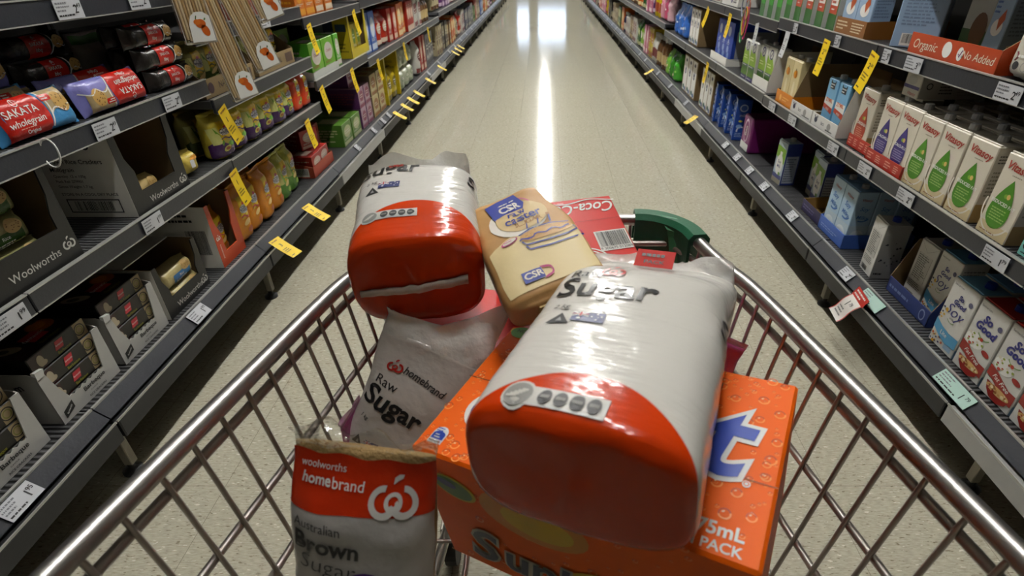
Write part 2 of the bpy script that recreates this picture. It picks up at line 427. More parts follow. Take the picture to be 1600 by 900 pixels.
for x in (-.2, -.1, 0, .1, .2):
    b = MB(); b.tube([(x, .05, ZF - .004), (x, .77, ZF - .004)], .004, WIRE, 6); cpart('floor_rail', b)
# chassis, handle and castors (mostly outside the picture)
b = MB()
for s in (1, -1):
    b.tube(smooth_path([(s * .385, .02, ZR), (s * .37, -.06, .5), (s * .30, -.08, .16), (s * .28, 0, .13), (s * .2, .72, .13)], 5), .011, CHROME, 10)
    b.tube([(s * .29, .06, .15), (s * .27, .15, ZF)], .009, CHROME, 8); b.tube([(s * .2, .70, .13), (s * .19, .72, ZF)], .009, CHROME, 8)
b.tube([(-.2, .72, .13), (.2, .72, .13)], .011, CHROME, 10); cpart('chassis', b)
b = MB(); b.tube([(-.385, .02, ZR), (-.39, -.10, .94), (.39, -.10, .94), (.385, .02, ZR)], .012, M('#1c6b41', .4), 12); cpart('handle', b)
for x, y in ((-.28, 0), (.28, 0), (-.2, .70), (.2, .70)):
    b = MB(); b.box(x - .02, x + .02, y - .012, y + .035, .09, .13, WIRE, .003)
    for sx in (-.018, .016): b.box(x + sx, x + sx + .003, y - .005, y + .04, .045, .1, WIRE)
    f = cpart('castor', b)
    w = MB(); w.add(*(lambda n: ([(x + dx, y + .02 + .055 * math.cos(2 * math.pi * k / n), .057 + .055 * math.sin(2 * math.pi * k / n)) for dx in (-.012, .012) for k in range(n)], [list(range(n)), [n + k for k in range(n)][::-1]] + [[k, (k + 1) % n, n + (k + 1) % n, n + k] for k in range(n)]))(24), M('#2a2a2a', .6), False)
    cpart('wheel', w, None, f)
# green corner bumpers: a sleeve over the rim that hangs down inside and out, with a raised flange
def bumper(s):
    b = MB(); pth = smooth_path([(s * .146, .807, 0), (s * .168, .805, 0), (s * .192, .794, 0), (s * .214, .772, 0), (s * .226, .748, 0), (s * .231, .722, 0)], 4)
    K = len(pth); rs = []
    for i, p in enumerate(pth):
        t = (pth[min(i + 1, K - 1)] - pth[max(i - 1, 0)]).normalized(); n = Vector((-t.y, t.x, 0)) * s   # points out of the basket
        prof = [(-.012, ZR - .060), (-.016, ZR - .058), (-.017, ZR + .006), (-.010, ZR + .014), (.010, ZR + .014), (.017, ZR + .006), (.016, ZR - .036), (.012, ZR - .04), (.012, ZR - .004), (-.012, ZR - .004)]
        rs.append([Vector((p.x, p.y, 0)) - n * -q + Vector((0, 0, z)) for q, z in prof])
    b.rings(rs, GREEN, smooth=False); o = cpart('corner_bumper', b, 'dark green plastic corner bumper')
    f = MB(); q0, q1 = pth[9], pth[15]
    mid = Vector((s * .172, .772, ZR)); f.rings([[Vector((s * .185, .790, ZR + .015)), Vector((s * .208, .778, ZR + .015)), Vector((s * .206, .772, ZR + .010)), Vector((s * .184, .784, ZR + .010))],
        [Vector((s * .193, .772, ZR + .004)), Vector((s * .212, .757, ZR + .006)), Vector((s * .210, .753, ZR)), Vector((s * .192, .768, ZR))],
        [Vector((s * .197, .758, ZR - .03)), Vector((s * .217, .742, ZR - .028)), Vector((s * .219, .746, ZR - .03)), Vector((s * .2, .762, ZR - .032))],
        [Vector((s * .199, .750, ZR - .064)), Vector((s * .219, .734, ZR - .062)), Vector((s * .221, .738, ZR - .064)), Vector((s * .202, .754, ZR - .066))]], M('#2f7a52', .4), smooth=False)
    cpart('flange', f, 'lighter green flange', o)
bumper(1); bumper(-1)

# ------------------------------------------------------------------ goods in the trolley
REDF = M('#b52303', .2, bump=.3, bs=14); WHF_ = M('#c9c4bb', .2, bump=.3, bs=14)
def clear_film(name='clear_film', base=.10):
    m = bpy.data.materials.new(name); m.use_nodes = True; nt = m.node_tree; N = nt.nodes; L = nt.links
    for n in list(N):
        if n.type != 'OUTPUT_MATERIAL': N.remove(n)
    out = [n for n in N if n.type == 'OUTPUT_MATERIAL'][0]
    t = N.new('ShaderNodeBsdfTransparent'); g = N.new('ShaderNodeBsdfGlossy'); g.inputs['Roughness'].default_value = .12; mx = N.new('ShaderNodeMixShader')
    lw = N.new('ShaderNodeLayerWeight'); lw.inputs['Blend'].default_value = .35; ma = N.new('ShaderNodeMath'); ma.operation = 'MULTIPLY_ADD'; ma.inputs[1].default_value = .5; ma.inputs[2].default_value = base
    tc = N.new('ShaderNodeTexCoord'); nz = N.new('ShaderNodeTexNoise'); nz.inputs['Scale'].default_value = 42; nz.inputs['Detail'].default_value = 3; L.new(tc.outputs['Object'], nz.inputs['Vector'])
    b = N.new('ShaderNodeBump'); b.inputs['Distance'].default_value = .01; L.new(nz.outputs['Fac'], b.inputs['Height'])
    for s_ in (g, lw): L.new(b.outputs['Normal'], s_.inputs['Normal'])
    L.new(lw.outputs['Fresnel'], ma.inputs[0]); L.new(ma.outputs[0], mx.inputs['Fac']); L.new(t.outputs[0], mx.inputs[1]); L.new(g.outputs[0], mx.inputs[2]); L.new(mx.outputs[0], out.inputs['Surface'])
    return m
CLEAR = clear_film()
MILKY = M('#eceae6', .14, bump=.6, bs=30, alpha=.8)
def film(red, wht, y0, k, strength=.5, xs=7, ysc=70, rough=.2):
    # plastic film printed red at its foot and white above, finely creased across
    m = bpy.data.materials.new('sugar_film'); m.use_nodes = True; nt = m.node_tree; N = nt.nodes; L = nt.links; p = N['Principled BSDF']
    tc = N.new('ShaderNodeTexCoord'); sp = N.new('ShaderNodeSeparateXYZ'); L.new(tc.outputs['Object'], sp.inputs[0])
    def mth(op, a, b):
        n = N.new('ShaderNodeMath'); n.operation = op
        for i, q in enumerate((a, b)):
            if isinstance(q, (int, float)): n.inputs[i].default_value = q
            else: L.new(q, n.inputs[i])
        return n.outputs[0]
    x2 = mth('MULTIPLY', sp.outputs[0], sp.outputs[0]); lim = mth('SUBTRACT', y0, mth('MULTIPLY', x2, k))
    fac = mth('MINIMUM', mth('MAXIMUM', mth('MULTIPLY', mth('SUBTRACT', sp.outputs[1], lim), 900), 0), 1)
    mx = N.new('ShaderNodeMix'); mx.data_type = 'RGBA'; L.new(fac, mx.inputs[0]); mx.inputs[6].default_value = lin(red); mx.inputs[7].default_value = lin(wht)
    L.new(mx.outputs[2], p.inputs['Base Color']); p.inputs['Roughness'].default_value = rough
    p.inputs['Coat Weight'].default_value = .3; p.inputs['Coat Roughness'].default_value = .05; p.inputs['Specular IOR Level'].default_value = .22
    mp = N.new('ShaderNodeMapping'); mp.inputs['Scale'].default_value = (xs, ysc, xs); L.new(tc.outputs['Object'], mp.inputs['Vector'])
    n1 = N.new('ShaderNodeTexNoise'); n1.inputs['Scale'].default_value = 2.2; n1.inputs['Detail'].default_value = 3; L.new(mp.outputs['Vector'], n1.inputs['Vector'])
    n2 = N.new('ShaderNodeTexNoise'); n2.inputs['Scale'].default_value = 22; n2.inputs['Detail'].default_value = 3; L.new(tc.outputs['Object'], n2.inputs['Vector'])
    ad = mth('ADD', n1.outputs['Fac'], mth('MULTIPLY', n2.outputs['Fac'], 1.6))
    b = N.new('ShaderNodeBump'); b.inputs['Strength'].default_value = strength; b.inputs['Distance'].default_value = .0016
    L.new(ad, b.inputs['Height']); L.new(b.outputs['Normal'], p.inputs['Normal']); L.new(b.outputs['Normal'], p.inputs['Coat Normal'])
    return m
class Sack:
    # filled bag lying along y: foot at y=0, mouth at y=l, printed face up
    def __init__(s, w, l, h, n=3.0, top=.35, topw=1.02, start=.72, amp=.0025, seed=0., round_=.03, freq=18):
        s.w, s.l, s.h, s.n, s.top, s.topw, s.start, s.amp, s.seed, s.r, s.fq = w, l, h, n, top, topw, start, amp, seed, round_, freq
        T = []; pr = None; acc = 0
        for k in range(401):
            a = math.pi / 2 - math.pi * k / 400; q = s.sec(a)
            if pr: acc += math.hypot(q[0] - pr[0], q[1] - pr[1])
            pr = q; T.append((acc, a))
        mid = T[200][0]; s.T = [(t - mid, a) for t, a in T] if False else T
    def sec(s, a):
        c, q = math.cos(a), math.sin(a); e = 2 / s.n
        return (math.copysign(abs(c) ** e, c) * s.w / 2, math.copysign(abs(q) ** e, q) * s.h / 2)
    def ang(s, d):
        # angle on the section at arc distance d to the right of the middle of the top
        sg = 1 if d >= 0 else -1; d = abs(d); T = s.T; lo, hi = 0, len(T) - 1
        while hi - lo > 1:
            m = (lo + hi) // 2
            if T[m][0] < d: lo = m
            else: hi = m
        f = (d - T[lo][0]) / max(1e-9, T[hi][0] - T[lo][0]); a = T[lo][1] + (T[hi][1] - T[lo][1]) * min(1, f)
        return a if sg > 0 else math.pi - a
    def prof(s, y):
        t = y / s.l
        hs = 1.; ws = 1.
        if t > s.start:
            q = (t - s.start) / (1 - s.start); q = q * q * (3 - 2 * q); hs = 1 + (s.top - 1) * q; ws = 1 + (s.topw - 1) * q
        if y < s.r:
            q = 1 - y / s.r; k = 1 - (1 - math.sqrt(max(0, 1 - q * q))) * s.r / s.w * 1.2; k2 = 1 - (1 - math.sqrt(max(0, 1 - q * q))) * s.r / s.h * 1.2; ws *= k; hs *= k2
        return ws, hs
    def raw(s, a, y):
        ws, hs = s.prof(y); x, z = s.sec(a); P = Vector((x * ws, y, z * hs))
        q = P * s.fq + Vector((s.seed, s.seed * 2, 7.3)); g = min(1, .35 + .9 * y / s.l)
        nv = Vector((noise.noise(q), noise.noise(q + Vector((31, 0, 0))), noise.noise(q + Vector((0, 57, 0)))))
        q2 = P * (s.fq * 2.7); nv += .4 * Vector((noise.noise(q2), noise.noise(q2 + Vector((9, 4, 1))), noise.noise(q2 + Vector((2, 5, 7)))))
        return P + nv * s.amp * g
    def top_at(s, d, y, off=0.):
        a = s.ang(d); e = .004
        p = s.raw(a, y); n = (s.raw(a - .06, y) - s.raw(a + .06, y)).cross(s.raw(a, y + e) - s.raw(a, y - e))
        if n.length > 0: n.normalize()
        if n.dot(Vector((math.cos(a), 0, math.sin(a)))) < 0: n = -n
        return p + n * off
    def foot_y(s, x, z):
        q = max(abs(2 * x / s.w), abs(2 * z / s.h)); return -.006 * (1 - min(1, q) ** 2)
    def foot(s, a, b, off=0.):      # a,b measured on the foot face from its middle
        return Vector((a, s.foot_y(a, b) - off, b)) + s.crease(a, b)
    def crease(s, x, z):
        q = Vector((x * 22 + s.seed, 3, z * 22)); c = noise.noise(q) * .004
        # gusset folds running in from the corners
        for sx in (-1, 1):
            d = abs((x - sx * s.w * .5) * .45 + sx * (abs(z) - s.h * .5) * .9) ; c += .0035 * math.exp(-(d / .006) ** 2) * (1 if sx * x > 0 else 0)
        c -= .004 * math.exp(-(x / .006) ** 2)
        return Vector((0, c, 0))
    def build(s, b, m, nseg=64, ny=40):
        A = [2 * math.pi * k / nseg for k in range(nseg)]; rs = []
        for k in (.04, .2, .4, .6, .78, .9, .97):
            r = []
            for a in A:
                P = s.raw(a, 0); x, z = P.x * k, P.z * k; r.append(Vector((x, s.foot_y(x, z) * (1 if k < .97 else .6), z)) + s.crease(x, z) * (1 if k < .9 else .3))
            rs.append(r)
        for j in range(ny + 1):
            t = j / ny; y = s.l * (t ** 1.25)
            rs.append([s.raw(a, y) for a in A])
        b.rings(rs, m)
    def mouth(s, b, m, ext, amp=.006, nseg=72, rows=7, shrink=.55, lift=0., flare=.03):
        # loose film standing beyond the filling, ruffled and pressed together; ext(u) gives its length across the width, u in -1..1
        A = [2 * math.pi * k / nseg for k in range(nseg)]; rs = []
        for j in range(rows + 1):
            t = j / rows; r = []
            for a in A:
                p = s.raw(a, s.l - .004); u = max(-1, min(1, 2 * p.x / s.w)); e = ext(u) * t
                f = Vector((p.x * 30 + s.seed, t * 2.2, (1 if p.z > 0 else -1) * .4))
                z = p.z * (1 - t * shrink) + lift * t * t + amp * t * noise.noise(f) * 1.8; x = p.x * (1 + flare * t) + amp * .5 * t * noise.noise(f + Vector((3, 9, 1)))
                r.append(Vector((x, p.y + e + amp * .5 * t * noise.noise(f + Vector((1, 5, 9))), z)))
            rs.append(r)
        b.rings(rs, m, cap0=False, cap1=False)
def flag(b, fr, cx, cy, w, off=.0011):
    h = w * .52; B_ = M('#1d2a63', .4); W_ = M('#d9d9d9', .4); R_ = M('#b01020', .4)
    b.rect(fr, cx - w/2, cy - h/2, cx + w/2, cy + h/2, B_, off, 4, 2)
    o = off + .0004
    b.rect(fr, cx - w/2, cy + h*.2, cx, cy + h*.3, W_, o); b.rect(fr, cx - w*.3, cy, cx - w*.2, cy + h/2, W_, o)
    b.line(fr, [(cx - w/2, cy + .02*h), (cx, cy + h/2)], w*.05, W_, o); b.line(fr, [(cx - w/2, cy + h/2), (cx, cy + .02*h)], w*.05, W_, o)
    o += .0003
    b.rect(fr, cx - w/2, cy + h*.22, cx, cy + h*.28, R_, o); b.rect(fr, cx - w*.28, cy, cx - w*.22, cy + h/2, R_, o)
    for x, y, r in ((-.27, -.26, .06), (.1, .0, .035), (.26, .3, .035), (.26, -.3, .035), (.4, .08, .035), (.3, -.02, .02)): b.ell(fr, cx + x*w, cy + y*h, r*w, r*w, W_, o, 7)
def tri_mark(b, fr, cx, cy, s, off=.0011):
    b.shape(fr, [(cx - s*.6, cy - s*.45), (cx + s*.6, cy - s*.45), (cx, cy + s*.6)], INK, off)
    b.shape(fr, [(cx - s*.1, cy - s*.3), (cx + s*.22, cy - s*.3), (cx + s*.06, cy + s*.12)], M('#8a8a8a', .5), off + .0004)
def nutrition(b, fr, x0, x1, cy, h, off=.0011):
    GY = M('#b9b6b0', .4); n = 12; w = x1 - x0
    b.rect(fr, x0 + w*.1, cy - h*.42, x1, cy + h*.42, GY, off, n, 2); b.ell(fr, x0 + w*.16, cy, w*.16, h*.62, GY, off, 18, rings=2)
    b.ell(fr, x0 + w*.16, cy, w*.135, h*.5, M('#7d7c79', .5), off + .0004, 16)
    for q in range(5): b.rect(fr, x0 + w*(.06 + .03*q), cy - h*(.2 - .08*q), x0 + w*(.16 + .02*q), cy - h*(.1 - .08*q), GY, off + .0008)
    for k in range(4):
        c = x0 + w * (.42 + .155 * k); b.ell(fr, c, cy, w*.066, h*.33, INK, off + .0005, 14); b.rect(fr, c - w*.045, cy - h*.08, c + w*.045, cy + h*.08, M('#6d6c69', .5), off + .0009)
def big_sugar(mat4, name, label, w, l, h, seed, lobes, topw, decals, strip=None, sticker=False, lift=0.):
    S = Sack(w, l, h, n=3.4, top=.55, topw=topw, start=.76, amp=.003, seed=seed, round_=.013)
    b = MB(); fr = S.top_at
    b_m = film('#c23706', '#ccc9c3', *decals['bound']); S.build(b, b_m)
    DK = M('#17171b', .3, coat=.4)
    for t, x, y, sz, bold, kw in decals['text']: b.text(fr, t, x, y, sz, DK, .0012, bold, .12, **kw)
    tri_mark(b, fr, *decals['tri']); flag(b, fr, *decals['flag']); nutrition(b, fr, *decals['nut'])
    b.logo(fr, *decals['logo'], M('#a81c12', .3), .0012)
    r = b.build('sugar_bag'); r.matrix_world = mat4; tag(r, label, 'sugar bag')
    c = MB(); S.mouth(c, MILKY, lobes, .009, shrink=.8, lift=lift, flare=-.07); f = c.build('plastic_mouth', r); f['label'] = 'crumpled translucent end of the bag'
    if strip:
        c = MB(); x0, z0, x1, z1, t = strip; n = 26; SW = M('#c8bfb4', .6, bump=.3, bs=120)
        vs = []
        for i in range(n + 1):
            u = i / n; x = x0 + (x1 - x0) * u; z = z0 + (z1 - z0) * u + .0016 * noise.noise(Vector((u * 9, 1, 2))); tk = t * (.75 + .5 * u) * (1 + .25 * noise.noise(Vector((u * 14, 4, 1))))
            for dz, dy in ((-tk, .001), (-tk, .005), (tk, .006 + .002 * noise.noise(Vector((u * 20, 0, 5)))), (tk, .001)): vs.append(S.foot(x, z + dz, dy + .001))
        c.rings([vs[4*i:4*i+4] for i in range(n + 1)], SW); c.build('seam_strip', r)['label'] = 'pale folded seam across the foot'
    if sticker:
        c = MB(); SR_ = M('#b01408', .6, spec=.2); fr2 = lambda a, q, off=0.: Vector((a, S.l - .020 + (q - .004) * .8 - off * .4, .0415 + (q - .004) * .30 + off))
        c.rect(fr2, -.018, .004, .024, .034, SR_, .001, 4, 2); c.text(fr2, 'PACK', .003, .012, .009, INK, .0016, .01); c.text(fr2, 'BONUS', .003, .023, .008, INK, .0016, .01) if False else c.scribble(fr2, -.012, .018, .02, .03, 1, INK, .0016)
        c.build('sticker', r)['label'] = 'small red sticker'
    return r
def yshift(c, rv, l): return pose(c, rv) @ Matrix.Translation((0, -l / 2, 0))
# front sugar bag, lying on the orange carton
l = .29
big_sugar(yshift((.062, .3654, .8266), (-.038, -.065, -.3664), .236), 'sugar_bag', 'large raw sugar bag, white with a red foot, lying on the orange carton', .179, l, .119, 2.1,
    lambda u: .012 + .012 * (1 - u * u) + .01 * max(0, u), 1.03,
    dict(bound=(.052, 6.5, .7, 9, 55), text=[('Sugar', -.026, .180, .044, .018, {}), ('Raw', -.050, .208, .020, .004, {}), ('2 kg', -.056, .146, .0095, .01, {}), ('Sugar', .135, .18, .044, .018, {})],
         tri=(-.051, .124, .017), flag=(-.026, .129, .030), nut=(-.058, .022, .018, .024), logo=(-.024, .216, .012)), sticker=True, lift=.030)
big_sugar(yshift((-.1641, .6376, .8324), (.1577, .0252, .1544), .175) @ Matrix.Scale(.92, 4), 'sugar_bag', 'large raw sugar bag with a pale seam across its red foot, at the far left', .174, .235, .142, 8.4,
    lambda u: .004 + .026 * math.exp(-((u - .45) / .34) ** 2) + .014 * math.exp(-((u + .55) / .28) ** 2), .96,
    dict(bound=(.088, 7.5, .9, 5, 60), text=[('Sugar', -.040, .178, .038, .018, {}), ('2 kg', -.060, .143, .009, .01, {}), ('Sugar', .118, .160, .040, .018, {})],
         tri=(-.058, .122, .016), flag=(-.036, .133, .028), nut=(-.068, .004, .057, .022), logo=(-.03, .186, .010)), strip=(-.074, -.008, .064, .006, .0055), lift=.045)

# orange soft drink carton
ORG = M('#f06400', .5, bump=.03, bs=120, spec=.25); ORD_ = M('#b84a06', .38); BLUE = M('#1b3fa8', .35); PW = M('#dcdcd8', .4)
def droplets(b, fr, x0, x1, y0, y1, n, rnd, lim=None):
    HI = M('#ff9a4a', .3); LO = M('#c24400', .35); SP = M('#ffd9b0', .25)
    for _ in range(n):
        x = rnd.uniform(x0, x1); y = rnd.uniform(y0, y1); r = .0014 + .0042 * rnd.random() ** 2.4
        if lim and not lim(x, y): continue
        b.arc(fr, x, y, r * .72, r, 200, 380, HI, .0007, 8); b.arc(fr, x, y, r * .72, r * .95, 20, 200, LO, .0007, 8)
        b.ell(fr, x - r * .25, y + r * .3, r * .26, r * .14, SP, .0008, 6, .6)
def soft_drink():
    W, D, H = .335, .207, .185
    root = pose((.0671, .3921, .7009), (.0548, -.1403, -.4862)) @ Matrix.Translation((0, 0, .061))
    b = MB(); b.box(-W/2, W/2, -D/2, D/2, -H, 0, ORG, .003)
    top = frame((0, 0, 0), (1, 0, 0), (0, 1, 0)); fr = frame((0, -D/2, 0), (1, 0, 0), (0, 0, 1)); lf = frame((-W/2, 0, 0), (0, -1, 0), (0, 0, 1)); rt = frame((W/2, 0, 0), (0, 1, 0), (0, 0, 1))
    rnd = random.Random(3)
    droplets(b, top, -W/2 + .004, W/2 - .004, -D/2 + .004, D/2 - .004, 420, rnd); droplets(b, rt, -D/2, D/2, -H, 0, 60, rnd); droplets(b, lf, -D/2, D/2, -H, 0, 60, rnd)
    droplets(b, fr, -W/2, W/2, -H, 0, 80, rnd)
    b.rect(top, -W/2, .0042, -.09, .0052, M('#7a3402', .5), .0009); b.rect(top, .10, -.0262, W/2, -.0252, M('#7a3402', .5), .0009)
    b.ell(top, -.147, .0935, .017, .0085, M('#d8c41c', .4), .0009, 22); b.ell(top, -.1475, .092, .0145, .0105, M('#3f9b18', .4), .0012, 22); b.text(top, 'NO', -.148, .094, .008, M('#123c08', .5), .0016, .01)
    # big logo: blue letters on a white outline
    for t, x, y, sz in (('S', -.107, -.028, .105), ('unkis', -.005, .0, .10), ('t', .112, .010, .125)):
        b.text(top, t, x, y, sz, PW, .0012, .055, .2); b.text(top, t, x, y, sz, BLUE, .0018, .018, .2)
    b.ell(top, -.112, -.036, .028, .028, PW, .0019, 26); b.ell(top, -.112, -.036, .022, .022, BLUE, .0022, 26)
    b.ell(top, .143, -.031, .0035, .0035, PW, .0014, 12); b.arc(top, .143, -.031, .0016, .0024, 0, 360, ORG, .0018, 10)
    # rounded blue and white badge
    bx, by = -.146, -.083
    b.rect(top, bx - .0085, by - .009, bx + .0085, by + .004, PW, .001); b.ell(top, bx, by + .004, .0085, .0085, PW, .001, 18)
    b.rect(top, bx - .0072, by - .004, bx + .0072, by + .002, BLUE, .0014); b.ell(top, bx, by + .002, .0072, .0042, BLUE, .0014, 16)
    b.scribble(top, bx - .006, by + .005, bx + .006, by + .011, 2, BLUE, .0016); b.scribble(top, bx - .007, by - .0082, bx + .007, by - .005, 1, INK, .0016); b.scribble(top, bx - .004, by - .003, bx + .004, by + .003, 2, PW, .0018)
    b.text(top, '375mL', .1285, -.080, .0165, PW, .001, .025, 0, .02); b.text(top, 'CAN PACK', .121, -.0945, .0125, PW, .001, .015, 0, .02)
    # front face
    GLW = M('#d8b012', .4); b.ell(fr, -.035, -.052, .06, .035, M('#d98a0c', .4), .0008, 26); b.ell(fr, -.03, -.055, .04, .022, GLW, .0012, 26); b.ell(fr, .07, -.135, .08, .042, GLW, .0012, 26)
    b.ell(fr, -.125, -.045, .027, .017, M('#c8b40e', .4), .0008, 24, -.25); b.ell(fr, -.126, -.045, .024, .0145, M('#3c6a12', .4), .0012, 24, -.25); b.ell(fr, -.132, -.0395, .012, .0055, M('#22306a', .4), .0016, 18, -.25)
    for t, x, y, sz in (('S', -.112, -.138, .076), ('unkist', -.008, -.140, .066)):
        b.text(fr, t, x, y, sz, M('#a9a294', .4), .0016, .06, .2); b.text(fr, t, x, y, sz, M('#2c3550', .4), .0022, .02, .2)
    r = b.build('drink_carton'); r.matrix_world = root; tag(r, 'bright orange soft drink can carton printed with droplets, under the front sugar bag', 'carton')
soft_drink()

# two red cola cartons at the front of the basket
COLA = M('#c4140a', .34, bump=.02, bs=90)
def script(b, fr, cx, cy, s, m, flip=False):
    k = math.pi if flip else 0
    b.text(fr, 'Coca·Cola' if False else 'Coca-Cola', cx, cy, s, m, .0009, .012, .45, k, .85)
    d = -1 if flip else 1
    b.line(fr, [(cx + d * q * s, cy + d * (-.48 + .10 * math.sin(q * 2.4)) * s) for q in [(-1.9 + .2 * i) for i in range(17)]], s * .07, m, .0009)
def cola():
    c = (-.0754, .6964, .7053); rv = (.3129, .032, .2672); W, D, H = .172, .138, .10
    mt = pose(c, rv) @ Matrix.Translation((.104, 0, .1179))
    b = MB(); b.box(-W/2, W/2, -D/2, D/2, -H, 0, COLA, .002)
    top = frame((-.104, 0, 0), (1, 0, 0), (0, 1, 0)); fr = frame((0, -D/2, 0), (1, 0, 0), (0, 0, 1))
    script(b, top, .135, .046, .030, PW, True); b.scribble(top, .03, .056, .12, .064, 1, M('#d98a84', .4), .0009)
    b.barcode(top, .139, -.045, .187, -.006, .0008, True, '9 300675 012089')
    b.rect(top, .02, .018, .188, .0186, M('#8a0d0a', .5), .0008)
    b.arc(top, .115, -.07, .024, .026, 30, 150, PW, .0008); b.arc(top, .115, -.07, .029, .031, 30, 150, PW, .0008); b.arc(top, .115, -.07, .034, .036, 30, 150, PW, .0008)
    b.rect(fr, -.08, -.03, .08, -.027, PW, .0008); script(b, fr, 0, -.085, .04, PW)
    r = b.build('cola_carton'); r.matrix_world = mt; tag(r, 'red cola carton with a barcode on its raised end, behind the tan sugar bag', 'carton')
    b = MB(); W, D, H = .172, .17, .20
    b.box(-W/2, W/2, -D/2, D/2, 0, H, COLA, .002); fr = frame((0, -D/2, 0), (1, 0, 0), (0, 0, 1)); top = frame((0, 0, H), (1, 0, 0), (0, 1, 0))
    script(b, fr, 0, .14, .04, PW); b.arc(fr, -.070, .175, .012, .015, 90, 260, PW, .0008)
    r = b.build('cola_carton'); r.matrix_world = pose((-.114, .632, .5095), (0, 0, -.2)); tag(r, 'red cola carton low in the trolley under the front left sugar bag', 'carton')
cola()

# tan paper bag of caster sugar
def caster():
    w, l, h = .118, .185, .05
    S = Sack(w, l, h, n=4.6, top=.6, topw=.76, start=.45, amp=.003, seed=4.4, round_=.014, freq=24)
    TAN = M('#b58a55', .55, bump=.12, bs=40); CRM = M('#d8c393', .5, bump=.05, bs=60); BL = M('#27378f', .45); PK = M('#b8487c', .45); WH = M('#dcd6cc', .5); BR = M('#9a6a38', .5)
    b = MB(); S.build(b, TAN); fr = S.top_at
    def q(x, y): return (x - .004, y + .109)      # from the middle of the pack
    def g(a, c, off=0.): p = q(a, c); return fr(p[0], p[1], off)
    # golden sugar heap over the lower half
    pts = 18
    b.grid(lambda u, v: g(-.048 + .108 * u, -.100 + (.075 + .018 * math.sin(u * 3.1)) * v, .0008), 14, 10, CRM)
    b.ell(g, .004, .020, .040, .036, WH, .0012, 30, 0, 3); b.ell(g, .010, .022, .036, .031, M('#cdb382', .5), .0018, 30, 0, 3); b.arc(g, .008, .038, .026, .0285, -40, 100, PK, .0016, 14)
    b.shape(g, [(-.036, .066), (-.012, .072), (.020, .072), (.026, .046), (.018, .034), (-.012, .036), (-.026, .030)], BL, .0022)
    b.text(g, 'CSR', .0, .0455, .019, WH, .0028, .035); b.scribble(g, -.018, .056, .018, .062, 1, WH, .0028)
    b.text(g, 'raw', .004, .0285, .0175, BL, .0026, .008); b.text(g, 'caster', .010, .0155, .0205, BL, .0026, .012); b.text(g, 'SUGAR', .014, .003, .0115, BR, .0026, .004)
    # sponge cake drawn in outline
    for dx, dy, k in ((0, 0, 1.), (.002, -.009, 1.06)):
        b.line(g, [(-.006 * k + dx, -.028 + dy), (-.002 + dx, -.035 + dy), (.020 + dx, -.040 + dy), (.046 * k + dx, -.040 + dy), (.058 * k + dx, -.034 + dy), (.056 * k + dx, -.026 + dy)], .0022, BL, .002)
    b.ell(g, .024, -.024, .031, .010, M('#c2975c', .5), .0016, 24, -.05, 2)
    b.line(g, [(-.008 + .004 * i, -.0255 + .0022 * math.sin(i * 1.4)) for i in range(16)], .002, BL, .002); b.line(g, [(-.006, -.016), (.010, -.012), (.034, -.012), (.054, -.018)], .0016, BL, .002)
    for i in range(18): b.ell(g, RND.uniform(0, .048), RND.uniform(-.030, -.016), .0007, .0006, BR, .002, 5)
    for x in (.006, .022, .036): b.line(g, [(x, -.010), (x + .004, .002)], .0018, BL, .0026); b.ell(g, x + .004, .004, .0022, .003, BR, .0026, 8)
    b.ell(g, -.020, -.020, .0115, .0045, PK, .002, 18, .15); b.ell(g, -.020, -.020, .0095, .0032, WH, .0024, 18, .15); b.scribble(g, -.027, -.0215, -.013, -.0185, 1, PK, .0028)
    b.rect(g, -.026, -.092, -.001, -.076, BL, .0024, 4, 2); b.text(g, 'CSR', -.0135, -.084, .0125, WH, .003, .03); b.arc(g, -.002, -.084, .008, .0105, -90, 90, PK, .0022, 10)
    # printed side panel
    sd = lambda a, c, off=0.: fr(-.0745 + c, a, off)
    b.grid(lambda u, v: sd(.018 + .10 * u, -.014 + .026 * v, .0008), 10, 4, M('#cfcac4', .5)); b.scribble(lambda a, c, off=0.: sd(a, c, off), .022, -.012, .112, .010, 4, BL, .0014)
    r = b.build('sugar_bag'); r.matrix_world = pose((-.0197, .5800, .8454), (.2658, -.2186, .354)) @ Matrix.Translation((.004, -.095, .006)); tag(r, 'tan paper bag of raw caster sugar with blue lettering, leaning on the red cola carton', 'sugar bag')
    c = MB()                                      # folded end of the paper
    c.prism([(-.032, -.012), (.030, -.012), (.036, .010), (-.026, .012)], -.008, .004, M('#c8a86c', .5, bump=.1, bs=60), 'y'); f = c.build('folded_end', r); f['label'] = 'folded paper end'
caster()

